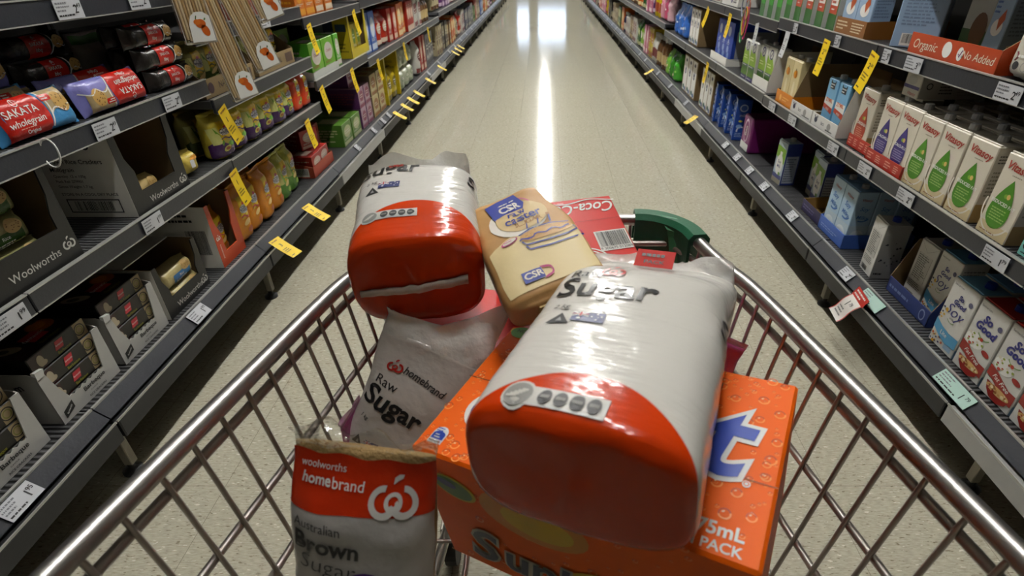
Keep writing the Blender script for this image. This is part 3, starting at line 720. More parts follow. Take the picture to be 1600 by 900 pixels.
# clear bag of raw sugar leaning at the left
def raw_bag():
    w, l, h = .122, .208, .048
    S = Sack(w, l, h, n=2.6, top=.3, topw=1.1, start=.62, amp=.0045, seed=12.7, round_=.03, freq=16)
    b = MB(); b_m = film('#c23706', '#bfb9b4', .046, 1.5, .9, 26, 30, .18); S.build(b, b_m)
    DK = M('#17171b', .3, coat=.4); fr = lambda x, y, off=0.: S.top_at(x, y + .135, off)
    b.text(fr, 'Sugar', -.018, -.011, .036, DK, .0012, .025, 0, -.17); b.text(fr, 'Raw', -.037, .0145, .0165, DK, .0012, 0, 0, -.17); b.text(fr, 'homebrand', .006, .0315, .0125, DK, .0012, .012, .2, -.13)
    b.logo(fr, -.033, .037, .0095, M('#a81c12', .3), .0014); b.text(fr, '1 kg', -.045, -.035, .007, DK, .0012, .01, 0, -.3)
    tri_mark(b, fr, -.043, -.066, .011); flag(b, fr, -.025, -.067, .019)
    r = b.build('sugar_bag'); r.matrix_world = pose((-.163, .4998, .6811), (1.1281, .1917, -.3712)) @ Matrix.Translation((.0, -.135, .003)); tag(r, 'white raw sugar bag leaning between the left wires and the orange carton', 'sugar bag')
    c = MB(); S.mouth(c, MILKY, lambda u: .030 + .055 * max(0, u), .008, shrink=.5); f = c.build('plastic_mouth', r); f['label'] = 'crumpled translucent end of the bag'
raw_bag()
# brown sugar bag at the very front
def brown_bag():
    w, l, h = .128, .285, .062; T = .085
    S = Sack(w, l, h, n=2.5, top=.16, topw=1.0, start=.74, amp=.0028, seed=21.3, round_=.03, freq=20)
    SUG = M('#9b7d4d', .7, bump=.5, bs=220, var=.2); WHP = M('#bab6b4', .24, bump=.35, bs=26); RDP = M('#b92c0c', .22, bump=.3, bs=30); DK = M('#17171b', .3)
    b = MB(); S.build(b, SUG); off0 = l - .083
    fr = lambda x, y, off=0.: S.top_at(x, y + off0, off)
    lower = lambda u: .0335 + .004 * math.sin((u - .5) * 3.0) - .004 * u
    b.grid(lambda u, v: fr(-.0745 + .149 * u, -.19 + (lower(u) + .19) * v, .0009), 26, 40, WHP)
    b.grid(lambda u, v: fr(-.0745 + .149 * u, lower(u) + (.0765 + .004 * abs(u - .5) + .0015 * math.sin(u * 21) - lower(u)) * v, .0013), 30, 10, RDP)
    b.text(fr, 'woolworths', -.034, .0665, .0095, PW, .0022, 0); b.text(fr, 'home', -.0385, .0545, .0125, PW, .0022, .02); b.text(fr, 'brand', -.0085, .0538, .0125, PW, .0022, 0)
    b.logo(fr, .033, .0485, .0215, M('#c9c6c2', .25), .0022)
    b.text(fr, 'Australian', -.033, .0185, .0115, DK, .002, 0, 0, -.03); b.text(fr, 'Brown', -.0245, .0015, .0235, DK, .002, .028, 0, -.03); b.text(fr, 'Sugar', -.024, -.0195, .025, DK, .002, -.012, .1, -.05)
    b.ell(fr, .012, -.030, .017, .010, M('#4a1d7a', .35), .002, 20, 0, 2)
    r = b.build('sugar_bag'); r.matrix_world = pose((-.1631, .304, .7071), (1.2885, -.02, -.1169)) @ Matrix.Translation((0, -off0, 0)); tag(r, 'brown sugar bag with a red band and clear top, nearest the camera at left', 'sugar bag')
    c = MB(); S.mouth(c, CLEAR, lambda u: .020 - .004 * u + .006 * math.sin(u * 9), .006, shrink=.75); f = c.build('clear_seal', r); f['label'] = 'clear crinkled plastic seal'
brown_bag()
# pink packets tucked in behind
def pink(mat4, w, l, label):
    S = Sack(w, l, .03, n=2.2, top=.1, topw=1.05, start=.55, amp=.004, seed=w * 90, round_=.02)
    b = MB(); S.build(b, M('#b0588f', .22, bump=.4, bs=30), 40, 26); r = b.build('sweet_packet'); r.matrix_world = mat4; tag(r, label, 'packet')
    c = MB(); S.mouth(c, M('#c490b0', .2, alpha=.8), lambda u: .012, .003); c.build('crimped_seal', r)
up = Matrix.Rotation(math.pi / 2, 4, 'X')
pink(Matrix.Translation((.170, .560, .60)) @ Matrix.Rotation(-.55, 4, 'Z') @ Matrix.Rotation(.12, 4, 'Y') @ up, .13, .155, 'pink packet poking out between the orange carton and the right wires')
pink(Matrix.Translation((-.240, .485, .515)) @ Matrix.Rotation(1.4, 4, 'Z') @ up, .05, .155, 'sliver of a pink packet between the white sugar bag and the left wires')
# ------------------------------------------------------------------ product builders (front at y = 0, x across, y into the shelf, z up)
def one(name, b): return [(name, b.mesh(name), None, None)]
CAPW = M('#c4c5c6', .4)
def cap_mesh(r=.0145, h=.016, m=None):
    b = MB(); m = m or CAPW; n = 24; rs = []
    for z, k in ((0, 1), (h * .8, .97), (h, .86)):
        rs.append([Vector((r * k * (1 if j % 2 else .95) * math.cos(2*math.pi*j/n), r * k * (1 if j % 2 else .95) * math.sin(2*math.pi*j/n), z)) for j in range(n)])
    b.rings(rs, m, smooth=False); return b
def carton(w, h, d, body, design=None, side=None, cap=None, cx=0, cyf=.68, top=None, name='milk_carton', ridge=True, tilt=0):
    b = MB(); b.box(-w/2, w/2, 0, d, 0, h, body, .0025)
    FR, LF, RT, TP = fronts(w, h, d)
    if ridge:
        b.box(-w/2 + .002, w/2 - .002, .004, .010, h, h + .004, top or body, .001)
        b.line(FR, [(0.003, h - .003), (w * .28, h - .028)], .0012, M('#8f8c84', .5), .0004) if False else None
    if top: b.rect(TP, .001, .001, w - .001, d - .001, top, .0005)
    if design: design(b, FR, w, h)
    if side: side(b, LF, d, h); side(b, RT, d, h)
    P = one(name, b)
    if cap:
        c = cap_mesh(m=cap); c.v = [(x + cx * w, y + d * cyf, z + h) for x, y, z in c.v]; P.append(('cap', c.mesh('cap'), None, 0))
    return P
def shift(P):
    return P
# ---- soy milk with a drop-shaped panel
DRED = M('#a03318', .4); DPUR = M('#33276e', .4); DGRN = M('#3d7a12', .4); NAME = M('#9c2a20', .4); CREAM = M('#c9c2b2', .38, bump=.02, bs=90); TANP = M('#b59a62', .45); OFFW = M('#d3cec2', .4)
def drop_pts(cx, cy, w, h, n=26):
    P = []
    for k in range(n + 1):
        t = k / n; a = math.pi * 2 * t
        x = math.sin(a) * math.sin(a / 2) ** 1.15; y = math.cos(a)
        P.append((cx + x * w * .60 + w * .10 * ((y + 1) / 2) ** 2 - w * .05, cy + y * h * .5))
    return P
def drop_design(colr, word, foot=None):
    m = M(colr, .38); lt = M('#c9b27a', .4)
    def f(b, fr, w, h):
        b.rect(fr, w*.02, 0, w*.98, h*.16, M('#c2b189', .42), .0004)
        b.arc(fr, w*.46, h*.33, w*.49, w*.53, 160, 330, OFFW, .0008, 20, 1.15)
        b.text(fr, 'Vitasoy', w*.5, h*.86, w*.27, NAME, .001, .02, .25, -.06)
        b.scribble(fr, w*.38, h*.755, w*.76, h*.785, 1, M('#8a8272', .5), .001)
        b.shape(fr, drop_pts(w*.48, h*.42, w*.74, h*.62), m, .0012)
        b.ell(fr, w*.56, h*.53, w*.055, w*.065, M('#c8a860', .4), .0018, 14); b.ell(fr, w*.48, h*.525, w*.06, w*.055, M('#6f9a2a', .4), .0016, 14)
        b.text(fr, word, w*.49, h*.425, w*(.118 if len(word) > 9 else .145), PW, .0016, .02, 0, -.04)
        b.scribble(fr, w*.22, h*.2, w*.74, h*.37, 5, M('#8fae62' if colr == '#3d7a12' else '#8d86a8' if colr == '#33276e' else '#cf8a74', .5), .0016)
        b.scribble(fr, w*.12, h*.035, w*.88, h*.06, 1, M('#8a5a3a', .5), .001)
    return f
def drop_side(b, fr, w, h):
    b.rect(fr, w*.02, 0, w*.98, h*.25, M('#a98f5c', .45), .0004); b.scribble(fr, w*.15, h*.35, w*.85, h*.7, 7, M('#8d8776', .5), .0008); b.scribble(fr, w*.15, h*.78, w*.7, h*.9, 3, M('#5c564b', .5), .0008)
VW, VH, VD = .106, .212, .076
V_RED = carton(VW, VH, VD, CREAM, drop_design('#a03318', 'ORIGINAL'), drop_side, CAPW, .0, .6)
V_PUR = carton(VW, VH, VD, CREAM, drop_design('#33276e', 'CALCI-PLUS'), drop_side, CAPW, .0, .6)
V_GRN = carton(VW, VH, VD, CREAM, drop_design('#3d7a12', 'REDUCED FAT'), drop_side, CAPW, .0, .6)
Z2 = .515
def vs(P, y, inset, lab, g=None): shelf_put(P, 'soy_milk_carton', lab, 'carton', 'R', y, Z2, inset, g)
for q, (y, ins) in enumerate(((2.036, .018), (1.945, .114))):
    shelf_put(V_RED, 'soy_milk_carton', ('cream soy carton with a red drop, left one of the two', 'cream soy carton with a red drop, right one beside the purple drop')[q], 'carton', 'R', y, Z2 + (.003 if q == 0 else 0), ins)
for q, y in enumerate((1.868, 1.760)): shelf_put(V_PUR, 'soy_milk_carton', ('cream soy carton with a purple drop, nearer the red drops', 'cream soy carton with a purple drop, beside the green drops')[q], 'carton', 'R', y, Z2 + .003, .008)
for q, y in enumerate((1.648, 1.538, 1.424)): vs(V_GRN, y, .004, ('cream soy carton with a green drop, leftmost of the three side by side', 'cream soy carton with a green drop, middle of the three side by side', 'cream soy carton with a green drop, rightmost of the three side by side')[q])
vs(V_GRN, 1.284, .004, 'cream soy carton with a green drop standing alone right of the gap')
for r_ in range(1, 4):
    for y, P, cn in ((1.868, V_PUR, 'purple'), (1.760, V_PUR, 'purple'), (1.648, V_GRN, 'green'), (1.538, V_GRN, 'green'), (1.424, V_GRN, 'green')):
        if y < 1.865 or r_ == 3: vs(P, y, .006 + .079 * r_, 'white capped soy carton in the rows behind the %s drop cartons' % cn, 'soy cartons behind the %s drops' % cn)
# teal almond carton at the right edge
def teal(b, fr, w, h):
    b.rect(fr, w*.02, h*.002, w*.98, h*.22, M('#6fb3a8', .4), .0005); b.ell(fr, w*.62, h*.13, w*.10, w*.07, M('#8a4a22', .5), .001, 14, .5); b.ell(fr, w*.82, h*.1, w*.11, w*.08, M('#9a5a2a', .5), .001, 14, -.3)
    b.scribble(fr, w*.1, h*.26, w*.9, h*.45, 4, PW, .001); b.ell(fr, w*.15, h*.12, w*.07, w*.07, M('#2a2a30', .5), .001, 12); b.scribble(fr, w*.1, h*.02, w*.5, h*.06, 1, INK, .001)
shelf_put(carton(.1, .21, .09, CARD('#2c3f6e'), teal, None, CAPW), 'almond_milk_carton', 'dark blue and teal carton with almonds at the right edge of the picture', 'carton', 'R', 1.145, Z2, .012)
# carton lying on the tops of the others
def lyl(b, fr, w, h):
    b.ell(fr, w*.45, h*.72, w*.3, h*.2, M('#aaa8a2', .5), .0006, 18); b.rect(fr, w*.02, h*.36, w*.98, h*.5, M('#4a4474', .5), .0008); b.text(fr, 'Vitasoy', w*.6, h*.17, h*.2, NAME, .001, .01, .2)
def lys(b, fr, w, h): b.arc(fr, w*.14, h*.55, h*.1, h*.14, 0, 360, INK, .0008, 14); b.text(fr, 'STEADY', w*.38, h*.72, h*.15, M('#55524a', .5), .0008, 0, 0, 1.5) if False else b.scribble(fr, w*.3, h*.2, w*.5, h*.85, 5, M('#55524a', .5), .0008); b.scribble(fr, w*.58, h*.15, w*.95, h*.9, 7, M('#a39f92', .5), .0006)
shelf_put(carton(.086, .074, .215, CARD('#b7b4a9'), lyl, lys, None, ridge=False), 'soy_milk_carton', 'white carton with a purple band lying on top of the soy cartons', 'carton', 'R', 1.845, Z2 + .2335, .03)

# ---- trays: low front, taller back and sides (display cases)
def tray(w, d, lip, back, outer, inner, name='display_tray', left=None, right=None, design=None, th=.003, sidefn=None, cut=None):
    b = MB(); left = back if left is None else left; right = back if right is None else right
    b.box(-w/2, w/2, 0, d, 0, th * .7, inner); b.box(-w/2, w/2, 0, th, 0, lip, outer); b.rect(frame((-w/2, th + .0004, 0), (1, 0, 0), (0, 0, 1)), .003, th, w - .003, lip, inner, -.0003)
    b.box(-w/2, w/2, d - th, d, 0, back, inner)
    c = cut if cut else d * .25
    for x0, hh in ((-w/2, left), (w/2 - th, right)):
        if hh > 0: b.prism([(0, 0), (d, 0), (d, hh), (c, hh), (0, lip)], x0, x0 + th, inner, 'x'); b.prism([(0, 0), (d, 0), (d, hh), (c, hh), (0, lip)], x0 - .0006 if x0 < 0 else x0 + th, x0 if x0 < 0 else x0 + th + .0006, outer, 'x')
    FR, LF, RT, TP = fronts(w, lip, d)
    if design: design(b, FR, w, lip)
    if sidefn: sidefn(b, LF, RT, d, back)
    return one(name, b)
REDT = CARD('#a32414')
def redt(b, fr, w, h): 
    b.scribble(fr, w*.06, h*.2, w*.24, h*.85, 3, M('#d99a88', .5), .001); b.scribble(fr, w*.30, h*.2, w*.46, h*.85, 4, M('#d99a88', .5), .001); b.scribble(fr, w*.56, h*.2, w*.74, h*.85, 3, M('#d99a88', .5), .001); b.scribble(fr, w*.8, h*.2, w*.95, h*.85, 4, M('#d99a88', .5), .001)
shelf_put(tray(.165, .098, .045, .05, REDT, KRAFT, design=redt), 'display_tray', 'red cardboard tray under the red drop soy cartons', 'tray', 'R', 2.013, Z2, .012)
shelf_put(tray(.228, .1, .042, .05, REDT, KRAFT, design=redt), 'display_tray', 'red cardboard tray under the purple drop soy cartons', 'tray', 'R', 1.814, Z2, -.002)
# light blue lactose free cartons
def zy(b, fr, w, h):
    b.rect(fr, w*.06, h*.42, w*.94, h*.6, PW, .0005); b.shape(fr, [(w*.05, h*.38), (w*.95, h*.30), (w*.95, h*.42), (w*.05, h*.47)], M('#b03a20', .4), .001); b.rect(fr, w*.1, h*.04, w*.95, h*.15, M('#b03a20', .4), .001)
    b.text(fr, 'ZYMIL', w*.5, h*.56, w*.24, M('#c05a30', .4), .0012, .02); b.text(fr, 'FREE', w*.5, h*.37, w*.15, PW, .0014, .01, 0, -.08); b.scribble(fr, w*.2, h*.06, w*.85, h*.13, 2, PW, .0014)
    b.rect(fr, w*.3, h*.80, w*.72, h*.93, M('#20222c', .5), .001); b.scribble(fr, w*.32, h*.81, w*.7, h*.92, 2, PW, .0014); b.ell(fr, w*.32, h*.94, w*.05, h*.035, INK, .0012, 8); b.ell(fr, w*.7, h*.94, w*.05, h*.035, INK, .0012, 8)
ZY = carton(.088, .19, .08, CARD('#6fa6cc'), zy, None, CAPW, -.1, .5)
for q, y in enumerate((2.348, 2.25)): shelf_put(ZY, 'milk_carton', ('light blue milk carton with a red wave, left one of two', 'light blue milk carton with a red wave, right one beside the torn white case')[q], 'carton', 'R', y, Z2 + .003, .03)
def cow(b, fr, w, h):
    b.rect(fr, 0.001, .001, w - .001, h - .001, M('#c9c8c4', .5), .0004); b.ell(fr, w*.17, h*.55, w*.06, h*.24, M('#23233a', .5), .001, 12); b.ell(fr, w*.12, h*.82, w*.02, h*.1, M('#23233a', .5), .001, 8); b.ell(fr, w*.22, h*.82, w*.02, h*.1, M('#23233a', .5), .001, 8)
    b.text(fr, 'hot', w*.42, h*.5, h*.5, M('#23233a', .5), .001, .02) if False else b.text(fr, 'lact', w*.45, h*.5, h*.42, M('#23233a', .5), .001, .01); b.ell(fr, w*.7, h*.5, w*.07, h*.3, M('#8c8a86', .5), .001, 14); b.scribble(fr, w*.6, h*.1, w*.95, h*.3, 1, INK, .001)
def dev(b, LF, RT, d, h):
    b.text(LF, 'DEV', d*.62, h*.45, .07, M('#23284a', .5), .001, .02, 0, math.pi/2); b.scribble(LF, d*.3, .012, d*.8, .02, 1, INK, .001)
shelf_put(tray(.232, .30, .05, .19, WHITE, KRAFT, design=cow, right=.185, left=.05, sidefn=None, cut=.03), 'display_tray', 'torn white case with a tall side, holding the light blue milk cartons', 'tray', 'R', 2.283, Z2, .0)
shelf_put(tray(.225, .30, .05, .205, WHITE, KRAFT, design=cow, left=.205, right=.05, cut=.05), 'display_tray', 'empty case with a brown inside and white front lip, right of the pumpkin cartons', 'tray', 'R', 2.522, Z2, .0)
# pumpkin soup cartons in their orange tray
def pump(b, fr, w, h):
    b.ell(fr, w*.48, h*.72, w*.24, h*.085, M('#c47a12', .4), .001, 18); b.ell(fr, w*.40, h*.72, w*.10, h*.08, M('#d98f1a', .4), .0014, 14); b.ell(fr, w*.60, h*.72, w*.09, h*.08, M('#b06a0e', .4), .0014, 14); b.rect(fr, w*.45, h*.8, w*.52, h*.84, M('#4a3a14', .5), .0014)
    b.rect(fr, w*.03, h*.02, w*.97, h*.07, M('#3a5a96', .4), .001); b.ell(fr, w*.5, h*.35, w*.14, h*.22, M('#d9cfae', .4), .0008, 16); b.scribble(fr, w*.3, h*.12, w*.75, h*.2, 2, M('#9a8a5a', .5), .001)
PU = carton(.088, .205, .075, CARD('#c8b98a'), pump, None, CAPW, .1, .6)
for q, y in enumerate((2.775, 2.685)): shelf_put(PU, 'soup_carton', ('cream carton with an orange pumpkin, left of the pair', 'cream carton with an orange pumpkin, right of the pair')[q], 'carton', 'R', y, Z2 + .003, .012)
def orl(b, fr, w, h): b.ell(fr, w*.3, h*.5, w*.06, h*.25, M('#e8b060', .4), .001, 12); b.scribble(fr, w*.42, h*.3, w*.8, h*.7, 2, M('#e8b060', .4), .001)
shelf_put(tray(.2, .30, .058, .07, CARD('#c9760e'), KRAFT, design=orl, right=.06, cut=.09), 'display_tray', 'orange tray holding the two pumpkin cartons', 'tray', 'R', 2.732, Z2, .0)
# green and white milk cartons
def a2(b, fr, w, h):
    b.rect(fr, w*.02, h*.001, w*.98, h*.10, M('#2c2560', .4), .0005); b.rect(fr, w*.02, h*.10, w*.98, h*.34, M('#2f5a1c', .4), .0005)
    b.shape(fr, [(w*.02, h*.34), (w*.98, h*.34), (w*.98, h*.60), (w*.7, h*.78), (w*.35, h*.72), (w*.02, h*.82)], M('#7ea326', .4), .0006)
    b.arc(fr, w*.5, h*.85, w*.17, w*.24, 0, 360, M('#2c2560', .4), .001, 18); b.line(fr, [(w*.42, h*.80), (w*.58, h*.90)], w*.06, M('#2c2560', .4), .0012)
    b.scribble(fr, w*.15, h*.52, w*.85, h*.64, 2, M('#d4d8a8', .4), .001); b.rect(fr, w*.04, h*.34, w*.96, h*.40, M('#3a4a6a', .4), .001); b.scribble(fr, w*.1, h*.35, w*.9, h*.39, 1, PW, .0014); b.scribble(fr, w*.1, h*.03, w*.8, h*.07, 1, PW, .001)
    for k in range(7): b.shape(fr, [(w*(.05+.13*k), h*.12), (w*(.12+.13*k), h*.12), (w*(.10+.13*k), h*.30)], M('#6f9a26', .4), .001)
A2 = carton(.106, .205, .08, CARD('#c9c9c2'), a2, None, CAPW)
for q, y in enumerate((3.385, 3.275, 3.155, 3.04)): shelf_put(A2, 'milk_carton', ('white and green milk carton, furthest of the four', 'white and green milk carton, second furthest of the four, outside the white case', 'white and green milk carton, left one inside the white case', 'white and green milk carton, right one inside the white case')[q], 'carton', 'R', y, levels('R', 3)[1] + (.003 if q > 1 else 0), .02 if q > 1 else .008)
shelf_put(tray(.236, .30, .055, .20, WHITE, KRAFT, cut=.03, left=.05), 'display_tray', 'white case with a tall side round two white and green milk cartons', 'tray', 'R', 3.097, levels('R', 3)[1], .005)
# blue bottle case with white lip
def bluecase(b, fr, w, h):
    W_ = M('#b9c2d8', .4)
    for k in range(3):
        x = w*(.2+.28*k); b.ell(fr, x, h*.78, w*.08, h*.12, W_, .001, 16); b.ell(fr, x, h*.36, w*.06, h*.09, M('#8fa3cf', .4), .001, 12); b.ell(fr, x, h*.55, w*.03, h*.05, W_, .001, 10); b.scribble(fr, x - w*.09, h*.46, x + w*.09, h*.54, 2, W_, .0012)
        b.ell(fr, x + w*.05, h*.2, w*.07, h*.09, M('#7f97c8', .4), .001, 12)
def bluecase_side(b, fr, w, h): b.rect(fr, w*.08, h*.18, w*.96, h*.8, M('#8f9197', .5), .0006); b.rect(fr, 0, 0, w, h*.17, M('#b9b9b4', .5), .0006); b.ell(fr, w*.3, h*.09, w*.06, h*.06, M('#3a3466', .5), .001, 12); b.scribble(fr, w*.45, h*.04, w*.9, h*.14, 2, INK, .001)
shelf_put(carton(.36, .25, .30, CARD('#1c3c9a'), bluecase, bluecase_side, None, ridge=False), 'bottle_case', 'bright blue case printed with white bottles on the right middle shelf', 'case', 'R', 3.93, .523, .03)
shelf_put(tray(.38, .33, .05, .03, WHITE, KRAFT), 'display_tray', 'white tray lip in front of the bright blue case', 'tray', 'R', 3.93, .52, .004)
# ---- right, top shelf
Z3 = .88
def grass(red):
    def f(b, fr, w, h):
        b.rect(fr, w*.03, 0.001, w*.97, h*.30, M('#1f5a16', .4), .0005); b.rect(fr, w*.03, h*.28, w*.97, h*.72, M('#a83a1c' if red else '#2e8a1a', .4), .0006); b.rect(fr, w*.03, h*.70, w*.97, h*.99, M('#c4d0c0', .4), .0004)
        for k in range(12): x = w*(.04+.08*k); b.shape(fr, [(x, h*.68), (x + w*.07, h*.68), (x + w*(.01+.05*((k*7) % 3)/2), h*(.86 + .06*((k*5) % 3)))], M('#2f8a1c', .4), .001)
        if red: b.rect(fr, w*.12, h*.42, w*.9, h*.53, PW, .001); b.scribble(fr, w*.2, h*.43, w*.8, h*.52, 1, M('#a83a1c', .4), .0014); b.scribble(fr, w*.25, h*.33, w*.8, h*.38, 1, PW, .001)
        else: b.ell(fr, w*.5, h*.52, w*.16, h*.05, M('#a8d08a', .4), .001, 14)
    return f
GS = lambda b, fr, w, h: (b.rect(fr, 0.001, .001, w - .001, h - .001, M('#b4b6b2', .4), .0004), b.shape(fr, [(w*.1, h*.55), (w*.9, h*.75), (w*.9, h*.82), (w*.1, h*.62)], M('#7f827e', .5), .0008))
GC = carton(.094, .215, .075, CARD('#2e7a1e'), grass(False), GS, None, name='rice_milk_carton'); GR = carton(.094, .215, .075, CARD('#2e7a1e'), grass(True), GS, None, name='rice_milk_carton')
for q in range(8):
    y = 3.275 - .116 * q; g = q < 4
    shelf_put(GC if g else GR, 'rice_milk_carton', 'bright green grass-print carton, %s of four in the row' % ['furthest', 'second furthest', 'third furthest', 'nearest'][q] if g else 'green carton with a red band, %s of four in the row' % ['furthest', 'second furthest', 'third furthest', 'nearest'][q-4], 'carton', 'R', y, .86 if y > 2.94 else Z3, .006, None, -.12)
def alm(b, fr, w, h):
    b.rect(fr, w*.04, h*.75, w*.96, h*.98, M('#c9d2dc', .4), .0005); b.shape(fr, [(w*.45, h*.5), (w*.7, h*.62), (w*.8, h*.5), (w*.55, h*.36)], M('#b0522a', .4), .001); b.ell(fr, w*.5, h*.4, w*.3, h*.1, PW, .0008, 18); b.text(fr, 'Almond', w*.5, h*.8, w*.2, M('#2a4a86', .4), .001, .01); b.scribble(fr, w*.1, h*.55, w*.4, h*.72, 3, M('#3a5a9a', .5), .001)
def alms(b, fr, w, h): b.scribble(fr, w*.12, h*.3, w*.9, h*.95, 14, M('#6d7f9a', .5), .0006); b.barcode(fr, w*.2, h*.03, w*.85, h*.2, .0008)
LB = CARD('#8ea6c2'); AL = carton(.105, .22, .075, LB, alm, alms, None, name='almond_milk_carton')
def kraftp(b, fr, w, h): b.rect(fr, .001, .001, w - .001, h - .001, M('#7d4e1c', .6), .0004); b.scribble(fr, w*.05, h*.25, w*.42, h*.85, 3, M('#d3c2a4', .5), .001); b.scribble(fr, w*.55, h*.2, w*.93, h*.85, 4, M('#d3c2a4', .5), .001)
shelf_put(tray(.232, .3, .058, .06, CARD('#7d4e1c'), KRAFT, design=kraftp), 'display_tray', 'brown printed tray holding light blue almond cartons on the right top shelf', 'tray', 'R', 2.285, Z3, .0)
for q, y in enumerate((2.335, 2.228)): shelf_put(AL, 'almond_milk_carton', ('light blue almond carton in the brown tray, left one', 'light blue almond carton in the brown tray, right one')[q], 'carton', 'R', y, Z3 + .003, .01)
shelf_put(carton(.075, .22, .135, LB, lambda b, fr, w, h: alm(b, fr, w, h), alms, None, name='almond_milk_carton'), 'almond_milk_carton', 'light blue carton turned so its barcode side shows, beside the brown tray', 'carton', 'R', 2.035, Z3, .035, None, -.75)
def orgn(b, fr, w, h):
    b.rect(fr, .001, .001, w - .001, h - .001, M('#a83c14', .45), .0004); b.text(fr, 'Organic', w*.2, h*.5, h*.62, M('#d8cdb8', .4), .001, 0, .25); b.ell(fr, w*.47, h*.55, w*.05, h*.36, PW, .001, 18); b.ell(fr, w*.62, h*.5, w*.032, h*.3, PW, .001, 18); b.line(fr, [(w*.605, h*.5), (w*.617, h*.36), (w*.64, h*.68)], .004, M('#5a2a5a', .5), .0014)
    b.text(fr, 'No Added', w*.80, h*.5, h*.5, M('#d8cdb8', .4), .001, 0, .2)
shelf_put(tray(.395, .34, .060, .17, CARD('#a83c14'), KRAFT, design=orgn, left=.03, right=.17, cut=.16), 'display_tray', 'open brown tray with an orange lip lettered Organic on the right top shelf', 'tray', 'R', 1.685, Z3, .0)
def nut(b, fr, w, h): b.text(fr, 'NUT', w*.62, h*.82, w*.28, INK, .001, .01, .1); b.scribble(fr, w*.15, h*.66, w*.7, h*.72, 2, INK, .001); b.rect(fr, w*.02, 0.001, w*.98, h*.3, M('#274a1c', .5), .0006); b.ell(fr, w*.65, h*.3, w*.3, h*.2, M('#5a3a1a', .6), .001, 18)
shelf_put(carton(.11, .24, .075, CARD('#9a9c96'), nut, alms, None, name='almond_milk_carton'), 'almond_milk_carton', 'grey nut milk carton standing deep inside the Organic tray', 'carton', 'R', 1.80, Z3 + .003, .13)
shelf_put(carton(.07, .22, .11, LB, alm, alms, None, name='almond_milk_carton'), 'almond_milk_carton', 'light blue carton half hidden inside the Organic tray', 'carton', 'R', 1.70, Z3 + .003, .12)
# ------------------------------------------------------------------ right, bottom shelf
Z1 = .135
CAPB = M('#1a3fae', .3)
def fruit(b, fr, w, h, x0, y0, x1, y1, n, cols, rnd, off=.0012):
    for _ in range(n):
        r = w * rnd.uniform(.025, .055); b.ell(fr, rnd.uniform(x0, x1) * w, rnd.uniform(y0, y1) * h, r, r * rnd.uniform(.7, 1), M(rnd.choice(cols), .45), off + rnd.random() * .0006, 9)
def sogood(kind):
    red = kind == 'fat'
    def f(b, fr, w, h):
        NV = M('#23246e', .4); rd = random.Random(4)
        b.text(fr, 'Sanitarium', w*.26, h*.925, w*.085, INK, .001, 0)
        b.ell(fr, w*.84, h*.80, w*.075, h*.035, M('#4a4a66', .5), .001, 16)
        if red:
            b.text(fr, 'So', w*.46, h*.79, w*.29, NV, .0012, .045, .12, -.06); b.text(fr, 'Good', w*.50, h*.675, w*.29, NV, .0012, .045, .12, -.06)
            b.arc(fr, w*.55, h*.62, w*.2, w*.225, 200, 330, M('#5a8a2a', .4), .001, 12, .7)
            b.ell(fr, w*.34, h*.47, w*.30, h*.10, PW, .0008, 22); fruit(b, fr, w, h, .1, .40, .62, .55, 16, ['#a52c1e', '#c9b28a', '#8a9a3a', '#c9c2b2'], rd)
            b.ell(fr, w*.80, h*.42, w*.14, h*.035, M('#8f1f18', .4), .0016, 12, -.1)
            RB = M('#8c2018', .4)
            b.shape(fr, [(w*.02, h*.40), (w*.25, h*.375), (w*.5, h*.32), (w*.75, h*.27), (w*.98, h*.27), (w*.98, h*.11), (w*.75, h*.12), (w*.5, h*.175), (w*.25, h*.24), (w*.02, h*.26)], RB, .0018)
            b.text(fr, 'Fat Free', w*.48, h*.275, w*.17, PW, .0022, .008, .3, -.22)
            b.shape(fr, [(w*.12, h*.20), (w*.92, h*.17), (w*.84, h*.07), (w*.62, h*.015), (w*.36, h*.03), (w*.2, h*.1)], RB, .0019); b.ell(fr, w*.52, h*.155, w*.37, h*.05, M('#c9a468', .5), .0022, 20); fruit(b, fr, w, h, .22, .125, .82, .185, 22, ['#8f5a24', '#b88a48', '#8c2a1e', '#d9c8a0'], rd, .0026)
        else:
            b.text(fr, 'So', w*.50, h*.79, w*.19, NV, .0012, .04, .12, -.05); b.text(fr, 'Good', w*.52, h*.705, w*.19, NV, .0012, .04, .12, -.05)
            b.text(fr, 'Soy', w*.45, h*.575, w*.46, NV, .0012, -.004, .35, -.08); b.text(fr, 'milk', w*.48, h*.47, w*.10, INK, .0012); b.arc(fr, w*.48, h*.46, w*.13, w*.15, 200, 330, M('#5a8a2a', .4), .001, 12, .7)
            fruit(b, fr, w, h, .03, .36, .25, .56, 8, ['#c99a1a', '#8f3a2a', '#2a2a4a', '#d9b040'], rd)
            b.shape(fr, [(w*.02, h*.37), (w*.3, h*.31), (w*.6, h*.28), (w*.98, h*.29), (w*.98, h*.14), (w*.6, h*.12), (w*.3, h*.16), (w*.02, h*.23)], M('#4a8fb8', .4), .0016); b.text(fr, 'Lite', w*.45, h*.225, w*.18, PW, .002, .01, 0, -.05)
            fruit(b, fr, w, h, .06, .03, .5, .15, 16, ['#c9951a', '#2a2a5a', '#3a2a5a', '#a8501a', '#d9c070'], rd); b.rect(fr, w*.6, h*.05, w*.9, h*.12, M('#8fa8c0', .5), .001)
    return f
def sg_side(b, fr, w, h): b.scribble(fr, w*.12, h*.3, w*.9, h*.9, 12, M('#8a8a88', .5), .0006); b.rect(fr, 0.001, 0.001, w - .001, h*.14, M('#7f9ab0', .5), .0004)
